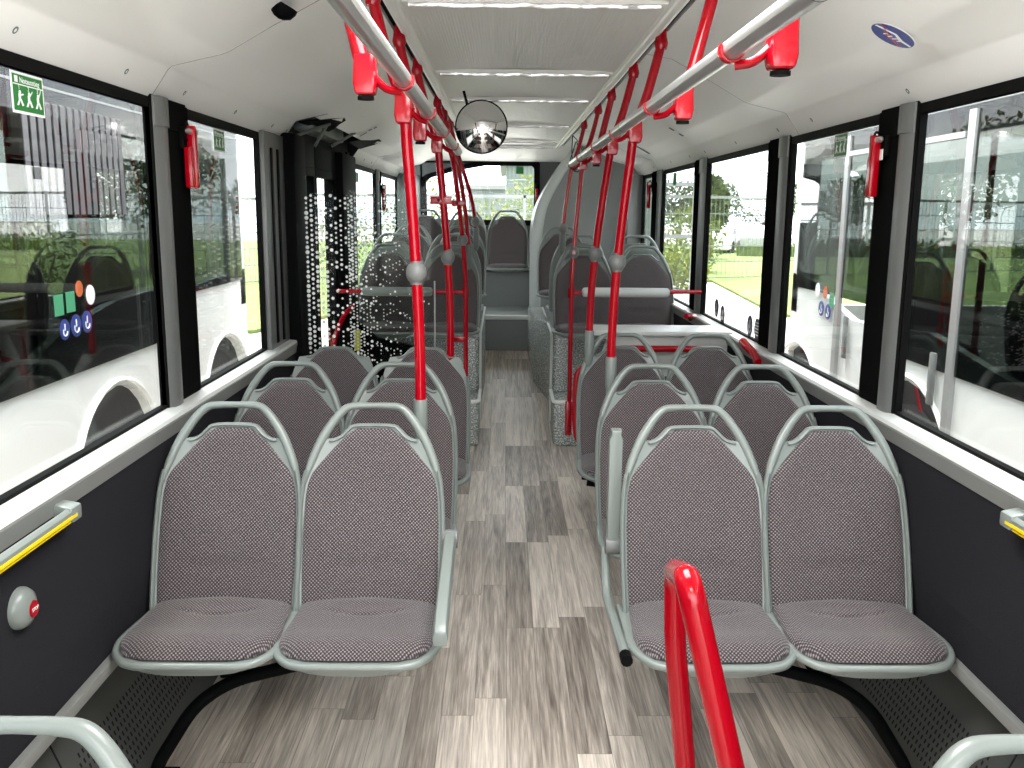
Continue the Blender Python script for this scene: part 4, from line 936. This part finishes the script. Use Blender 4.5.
def wheel(o, s, x, y, z=0.13, r=0.48):
    w_ = MB().lathe([(r*0.62, -0.14), (r*0.95, -0.14), (r, -0.11), (r, 0.11), (r*0.95, 0.14), (r*0.62, 0.14)], (x, y, z), 'x', 32).build('wheel', 'tyre', o)
    MB().lathe([(r*0.62, -0.10), (r*0.60, -0.02), (r*0.40, -0.05), (r*0.22, 0.05), (0.02, 0.06)] if s > 0 else [(r*0.62, 0.10), (r*0.60, 0.02), (r*0.40, 0.05), (r*0.22, -0.05), (0.02, -0.06)], (x, y, z), 'x', 28).build('hub', 'hub', w_)
def bus_out(s, X, y0, y1, arches, sill, lab, winbreaks, doors=()):
    """parked white bus: s = side of our bus it stands on; its flank faces us at |x| = X"""
    o = empty('parked_bus', (s*(X+1.25), (y0+y1)/2, GZ)); inv = Matrix.Translation(o.location).inverted()
    def part(b, n, m_, par=None, **k):
        q = b.build(n, m_, par or o, **k)
        if not par: q.matrix_parent_inverse = inv
        return q
    zb = GZ+0.25
    # flank outline (y,z) with wheel arches
    bot = [(y0, zb)]
    for (yc, r) in arches:
        zc = 0.15; a0 = math.asin((zb-zc)/r)
        for k in range(17):
            a = PI-a0 - (PI-2*a0)*k/16; bot.append((yc + r*math.cos(a), zc + r*math.sin(a)))
    bot.append((y1, zb)); top = [(y, z) for y, z in reversed(sill)]
    part(MB().prism(bot+top, 'x', s*X, s*(X+0.05)), 'flank_panel', 'buswhite', smooth=False)
    for (yc, r) in arches:
        q = part(MB().tube([(s*X, yc+(r+0.03)*math.cos(a), 0.15+(r+0.03)*math.sin(a)) for a in [PI*1.12-PI*1.24*k/24 for k in range(25)]], 0.020, 8, r2=0.012), 'arch_trim', 'buswhite')
        q = part(MB().prism([(yc+(r+0.05)*math.cos(a), 0.15+(r+0.05)*math.sin(a)) for a in [PI*2*k/24 for k in range(24)]], 'x', s*(X+0.045), s*(X+0.5)), 'wheel_housing', 'tyre')
        wheel_o = MB().lathe([(0.3, -0.14), (0.455, -0.14), (0.48, -0.11), (0.48, 0.04), (0.3, 0.04)], (s*(X+0.17), yc, 0.13), 'x', 32).build('wheel', 'tyre', o); wheel_o.matrix_parent_inverse = inv
        pr = [(0.31, -0.14), (0.295, -0.06), (0.20, -0.09), (0.11, -0.13), (0.02, -0.135)]
        if s < 0: pr = [(a, -b_) for a, b_ in pr]
        MB().lathe(pr, (s*(X+0.17), yc, 0.13), 'x', 28).build('hub', 'hub', wheel_o)
    # roof, upper flank, end walls, far flank lower
    ztop = 2.20
    part(MB().prism([(s*X, ztop-0.16), (s*(X+0.01), ztop+0.12), (s*(X+0.12), ztop+0.36), (s*(X+0.35), ztop+0.42), (s*(X+2.2), ztop+0.42), (s*(X+2.5), ztop+0.1), (s*(X+2.5), ztop-0.16), (s*(X+2.45), ztop-0.16), (s*(X+2.42), ztop+0.05), (s*(X+0.1), ztop+0.05), (s*(X+0.05), ztop-0.16)], 'y', y0, y1), 'roof', 'buswhite', smooth=False)
    part(MB().box((s*(X+2.45), y0, zb), (s*(X+2.5), y1, 0.95)), 'far_flank', 'buswhite', smooth=False)
    part(MB().box((s*(X+0.05), y1-0.06, zb), (s*(X+2.45), y1, 0.95)), 'rear_wall', 'buswhite', smooth=False)
    part(MB().prism([(s*X, 0.9), (s*(X+0.12), 0.9), (s*(X+0.12), ztop), (s*X, ztop)], 'y', y1-0.14, y1), 'corner_post', 'buswhite', smooth=False)
    part(MB().box((s*(X+0.1), y0, -0.04), (s*(X+2.4), y1-0.1, 0.0)), 'floor_panel', 'knob_dark', smooth=False)
    # tinted glazing over the flank
    g = MB().box((s*(X-0.012), y0, 0.85), (s*(X-0.004), y1-1.7, ztop+0.22)); part(g, 'glazing', 'tint', smooth=False)
    g = MB().box((s*(X-0.012), y1-1.7, 1.10), (s*(X-0.004), y1-0.12, ztop+0.22)); part(g, 'glazing', 'tint', smooth=False)
    part(MB().box((s*(X-0.002), y0, ztop-0.12), (s*(X+0.004), y1-0.12, ztop+0.2)), 'top_band', 'blackgloss', smooth=False)
    part(MB().box((s*(X+2.47), y0, 0.95), (s*(X+2.48), y1-0.12, ztop+0.0)), 'far_glazing', 'tint', smooth=False)
    for yb in winbreaks:
        part(MB().box((s*(X-0.004), yb-0.05, 0.86), (s*(X+0.06), yb+0.05, ztop-0.1)), 'pillar', 'black', smooth=False)
        part(MB().box((s*(X+2.4), yb-0.05, 0.86), (s*(X+2.46), yb+0.05, ztop-0.1)), 'pillar', 'black', smooth=False)
    part(MB().box((s*(X-0.016), y0, ztop-0.018), (s*(X-0.002), y1-0.1, ztop-0.006)), 'drip_rail', 'pillar', smooth=False)
    tag(o, lab, 'bus', 'parked neighbouring buses'); return o, part
sillL = [(-2.0, 0.86), (3.6, 0.86), (3.9, 0.90), (4.4, 1.07), (5.0, 1.15), (5.5, 1.17), (6.2, 1.13), (7.55, 1.18)]
bl, part = bus_out(-1, 2.2, -2.0, 7.55, [(4.95, 0.55), (6.95, 0.55)], sillL, 'parked white bus with dark bellows joint close outside the left windows', (0.2, 1.6, 3.0, 5.9))
b = MB()
for k in range(15):
    y = 4.15 + 0.072*k
    b.box((-2.23, y, 1.62), (-2.185, y+0.045, 2.06)); b.prism([(-2.185, 2.06), (-2.185, 2.12), (-2.30, 2.24), (-2.5, 2.3), (-2.5, 2.06)], 'y', y, y+0.045)
part(b, 'bellows', 'bellows', smooth=False)
part(MB().box((-2.25, 4.14, 1.60), (-2.21, 5.25, 2.3)), 'bellows_backing', 'black', smooth=False)
part(MB().tube([(-2.28, 4.6, 1.05), (-2.28, 5.5, 1.17)], 0.018, 8), 'handrail', 'red'); 
for y in (2.6, 4.62): part(MB().tube([(-2.5, y, 0.0), (-2.5, y, 2.1)], 0.018, 8), 'grab_pole', 'red')
sillR = [(-2.0, 0.86), (3.6, 0.87), (4.2, 0.93), (4.9, 1.03), (5.6, 0.98), (6.0, 0.97), (6.4, 1.05), (6.8, 1.16), (7.3, 1.20)]
br, part = bus_out(1, 2.2, -2.0, 7.3, [(5.10, 0.58), (7.05, 0.50)], sillR, 'parked white bus with metal door edges close outside the right windows', (0.5, 2.6, 3.9))
for y in (4.60, 6.24):
    part(MB().box((2.175, y-0.035, -0.1), (2.20, y+0.035, 2.16)), 'door_edge', 'door_alu', smooth=False)
part(MB().box((2.17, 4.65, 2.03), (2.20, 6.2, 2.06)), 'door_rail', 'door_alu', smooth=False)
for y, z in ((4.78, 0.80), (6.05, 0.85)):
    q = part(MB().box((2.17, y-0.035, z-0.14), (2.185, y+0.035, z+0.14)), 'door_lock', 'knob', bevel=0.012); 
part(MB().tube([(2.45, 4.9, 0.0), (2.45, 4.9, 2.1)], 0.018, 8), 'grab_pole', 'red'); part(MB().tube([(2.25, 4.95, 0.50), (2.25, 5.15, 0.78), (2.25, 5.4, 0.90)], 0.018, 8), 'handrail', 'red')
# stickers on the neighbour's glass
def nb_sticker(s, y, z, mat, r, lab, sq=False):
    x = s*2.184
    b = MB()
    if sq: b.box((x-0.001, y-r, z-r*1.1), (x+0.001, y+r, z+r*1.1))
    else: b.lathe([(0.001, -0.001), (r, -0.001), (r, 0.001), (0.001, 0.001)], (x, y, z), 'x', 20)
    o = b.build('round_sticker' if not sq else 'square_sticker', mat); tag(o, lab, 'sticker', 'stickers on the neighbouring buses')
    if mat == 'blue':
        q = MB().tube([Vector((x-s*0.002, y+r*0.4*math.cos(a), z-r*0.2+r*0.4*math.sin(a))) for a in [PI*1.2*k/8+PI*0.8 for k in range(9)]], 0.004, 5); q.box((x-s*0.003, y-0.004, z-r*0.1), (x-s*0.001, y+0.004, z+r*0.55)); q.build('pictogram', 'white', o)
M['lightgreen'] = simple('pale_green_print', (0.05, 0.30, 0.14), 0.5); M['orange'] = simple('orange_print', (0.5, 0.10, 0.02), 0.5)
for s, y, z, mt, r, lab, sq in [(-1, 4.34, 1.20, 'lightgreen', 0.045, 'left one of two green square stickers on the left neighbouring bus', True), (-1, 4.46, 1.205, 'lightgreen', 0.045, 'right one of two green square stickers on the left neighbouring bus', True),
        (-1, 4.56, 1.26, 'orange', 0.04, 'orange round sticker on the left neighbouring bus', False), (-1, 4.68, 1.22, 'white', 0.05, 'white round sticker on the left neighbouring bus', False),
        (-1, 4.38, 1.08, 'blue', 0.05, 'leftmost blue round sticker on the left neighbouring bus', False), (-1, 4.50, 1.085, 'blue', 0.055, 'middle blue round sticker on the left neighbouring bus', False), (-1, 4.62, 1.09, 'blue', 0.055, 'right blue round sticker on the left neighbouring bus', False),
        (1, 6.66, 1.115, 'white', 0.05, 'white round sticker on the right neighbouring bus', False), (1, 6.50, 1.11, 'orange', 0.045, 'orange round sticker on the right neighbouring bus', False), (1, 6.36, 1.07, 'lightgreen', 0.045, 'pale green square sticker on the right neighbouring bus', True),
        (1, 6.56, 0.99, 'blue', 0.055, 'left blue round sticker on the right neighbouring bus', False), (1, 6.42, 0.98, 'blue', 0.055, 'right blue round sticker on the right neighbouring bus', False)]:
    nb_sticker(s, y, z, mt, r, lab, sq)
# seats inside the neighbours
for i, (x, y, z, s, row) in enumerate([(-2.62, 2.3, 0.05, 'left', 'nearest'), (-2.62, 3.25, 0.1, 'left', 'second'), (-2.62, 4.25, 0.35, 'left', 'third'), (-3.08, 4.25, 0.35, 'left', 'inner'), (-2.62, 5.35, 0.35, 'left', 'farthest'), (2.62, 3.1, 0.05, 'right', 'nearest'), (2.62, 4.1, 0.3, 'right', 'second'), (2.62, 5.5, 0.35, 'right', 'farthest')]):
    o = seat(x, y, z, '%s dark seat seen inside the neighbouring bus outside the %s windows' % (row, s), 'seats inside the neighbouring buses')

# fence behind the bus
def fence(p0, p1, h, lab, step=2.5):
    p0, p1 = Vector(p0), Vector(p1); d = p1-p0; ln = d.length; rz = math.atan2(d.y, d.x)
    o = empty('mesh_fence', (p0.x, p0.y, GZ), rz); n = max(1, int(ln/step))
    for k in range(n+1): x = ln*k/n; MB().box((x-0.035, -0.03, 0), (x+0.035, 0.03, h+0.05)).build('post', 'fence', o, smooth=False)
    b = MB()
    for z in [0.08 + (h-0.1)*k/5 for k in range(6)]: b.box((0, -0.012, z-0.012), (ln, 0.012, z+0.012))
    x = 0.0
    while x < ln: b.box((x-0.004, -0.004, 0.05), (x+0.004, 0.004, h)); x += 0.16
    b.build('wire_panel', 'fence', o, smooth=False)
    MB().box((0, -0.03, h-0.05), (ln, 0.03, h+0.03)).build('top_rail', 'fence', o, smooth=False)
    tag(o, lab, 'fence', 'white wire fences around the yard')
fence((-5.5, 27, 0), (3.5, 27, 0), 2.45, 'white wire fence seen through the rear window'); fence((-14, 16, 0), (-5.5, 27, 0), 2.3, 'white wire fence seen through the far left windows'); fence((3.5, 27, 0), (22, 35, 0), 2.5, 'white wire fence running off behind the right windows')

def foliage(o, c, rad, n, mat, sz, seedv, name='foliage'):
    rnd = random.Random(seedv); b = MB()
    for i in range(n):
        while True:
            p = Vector((rnd.uniform(-1, 1), rnd.uniform(-1, 1), rnd.uniform(-1, 1)))
            if 0.25 < p.length < 1: break
        p = Vector((p.x*rad[0], p.y*rad[1], p.z*rad[2])) + Vector(c)
        a = Vector((rnd.gauss(0, 1), rnd.gauss(0, 1), rnd.gauss(0, 1))).normalized(); t_ = a.cross(Vector((0.3, 0.5, 0.8))).normalized(); q = sz*rnd.uniform(0.6, 1.4)
        b.add([p, p+a*q*0.5+t_*q*0.3, p+a*q, p+a*q*0.5-t_*q*0.3], [(0, 1, 2, 3)])
    return b.build(name, mat, o, smooth=False)
def bush(x, y, r, h, lab, seedv, mat='leaf2', n=700, group='bushes beyond the fence'):
    o = empty('bush', (x, y, GZ)); foliage(o, (0, 0, h*0.5), (r, r, h*0.55), n, mat, 0.13, seedv)
    b = MB()
    for k in range(4): a = k*1.7; b.tube([(0.05*math.cos(a), 0.05*math.sin(a), 0), (r*0.4*math.cos(a), r*0.4*math.sin(a), h*0.6)], 0.02, 5)
    b.build('stems', 'bark', o); tag(o, lab, 'bush', group)
def tree(x, y, h, r, lab, seedv, mat='leaf', n=1500):
    o = empty('tree', (x, y, GZ))
    MB().tube([(0, 0, 0), (0.05, 0, h*0.4), (0, 0.05, h*0.8)], [0.16, 0.11, 0.04], 8).build('trunk', 'bark', o)
    for k in range(5): a = k*1.3; MB().tube([(0, 0, h*(0.35+0.07*k)), (r*0.7*math.cos(a), r*0.7*math.sin(a), h*(0.55+0.07*k))], [0.06, 0.02], 6).build('branch', 'bark', o)
    foliage(o, (0, 0, h*0.66), (r, r, h*0.36), n, mat, 0.22, seedv, 'crown'); tag(o, lab, 'tree', 'trees around the yard')
bush(-2.6, 29.5, 1.5, 3.0, 'green bush behind the fence at the left of the rear window', 11, n=1500); bush(-0.6, 31, 0.9, 2.4, 'low bush behind the fence in the middle of the rear window', 12)
bush(0.9, 29.2, 1.2, 3.1, 'bright bush behind the fence right of the middle back seat', 13, n=1300); bush(3.0, 30.5, 1.3, 3.1, 'bright bush behind the fence hidden by the tower edge', 14)
bush(4.6, 24.6, 0.8, 1.1, 'bright leafy shrub low in the fourth right window', 15, n=1000); bush(6.2, 31.5, 1.2, 2.2, 'tall bright shrub behind the fence in the fourth right window', 16, n=1400)
bush(-9.0, 17.6, 1.1, 1.9, 'green bush through the left door glass', 17, n=1000); bush(-5.4, 31, 1.2, 2.2, 'green bush through the far left window', 18); bush(-13.0, 22.5, 1.6, 2.4, 'broad bush beyond the second left window', 19, n=1200)
tree(8.95, 41.0, 3.6, 0.85, 'green tree left in the third right window', 21, n=3000); tree(15.5, 56, 4.6, 2.4, 'lower tree behind the parked cars', 22, n=2600); tree(21.5, 57, 4.2, 2.6, 'rounded tree behind the cars near the right pillar', 23, n=2600)
tree(-11, 29, 5.0, 2.3, 'tree seen through the second left window', 24, n=2600); tree(-16.5, 15, 5.5, 2.4, 'tree seen through the windows of the left bus', 25, n=2600); tree(15, 15, 5.5, 2.4, 'tree seen through the windows of the right bus', 26, n=2600)
tree(11.2, 60, 4.0, 2.2, 'farther low tree in the right window background', 27, n=2000)
def hedge(x0, y0, x1, y1, h, lab, seedv):
    o = empty('hedge', (x0, y0, GZ), math.atan2(y1-y0, x1-x0)); ln = math.hypot(x1-x0, y1-y0)
    foliage(o, (ln/2, 0, h*0.5), (ln/2, 0.4, h*0.5), 2600, 'leaf2', 0.2, seedv); MB().box((0.1, -0.25, 0), (ln-0.1, 0.25, h*0.7)).build('core', 'leaf', o, smooth=False); tag(o, lab, 'hedge')
hedge(10.8, 43.5, 27, 43.5, 0.75, 'long clipped hedge in front of the parked cars', 31)
# parked cars
def car(x, y, mat, lab):
    o = empty('parked_car', (x, y, GZ))
    MB().prism([(-2.1, 0.25), (2.1, 0.25), (2.15, 0.6), (1.95, 0.85), (1.1, 0.95), (0.5, 1.42), (-1.1, 1.45), (-1.9, 1.0), (-2.15, 0.85)], 'y', -0.85, 0.85).build('body', mat, o, bevel=0.05)
    for s in (-1, 1): MB().prism([(-1.6, 0.98), (0.9, 0.98), (0.42, 1.36), (-1.05, 1.38)], 'y', s*0.85, s*0.862).build('window', 'car_glass', o, smooth=False)
    for wx in (-1.3, 1.35):
        for s in (-1, 1): MB().lathe([(0.18, -0.1), (0.31, -0.1), (0.33, 0), (0.31, 0.1), (0.18, 0.1)], (wx, s*0.8, 0.32), 'y', 20).build('wheel', 'tyre', o)
    o.rotation_euler = (0, 0, math.radians(68)); tag(o, lab, 'car', 'cars parked beyond the lawn')
for i, (x, m_, nm) in enumerate([(11.2, 'buswhite', 'white car at the left end'), (13.4, 'car_grey', 'silver car second from the left'), (15.6, 'buswhite', 'white car in the middle'), (17.8, 'car_dark', 'dark car right of the middle'), (20.0, 'car_grey', 'silver car near the window pillar')]): car(x, 48.5, m_, nm + ' of the row parked beyond the lawn')
# buildings
o = empty('hall_building', (5.2, 48, GZ)); MB().box((-5.2, 0, 0), (3.0, 14, 4.3)).build('wall', 'corrug', o, smooth=False); MB().prism([(-5.5, 4.3), (3.3, 4.9), (3.3, 5.2), (-5.5, 4.6)], 'y', -0.4, 14.3).build('roof', 'fence', o, smooth=False); tag(o, 'pale corrugated hall beyond the fence, right in the rear window', 'building')
o = empty('hall_building', (-3.2, 68, GZ)); MB().box((0.5, 0, 0), (5.5, 10, 3.6)).build('wall', 'corrug', o, smooth=False); MB().box((0.2, -0.3, 3.6), (5.8, 10.3, 3.9)).build('roof', 'fence', o, smooth=False); tag(o, 'lower cream building in the centre of the rear window', 'building')
# lamp post / gate frame by right windows
o = empty('gate_frame', (3.35, 21.0, GZ))
for a in (0.0, 0.82): MB().box((a-0.03, -0.03, 0), (a+0.03, 0.03, 2.9)).build('post', 'fence', o, smooth=False)
MB().box((0, -0.03, 1.45), (0.82, 0.03, 1.53)).build('rail', 'fence', o, smooth=False); MB().box((0, -0.03, 2.6), (0.82, 0.03, 2.68)).build('rail', 'fence', o, smooth=False)
tag(o, 'white steel gate frame standing on the paving beyond the fourth right window', 'gate')
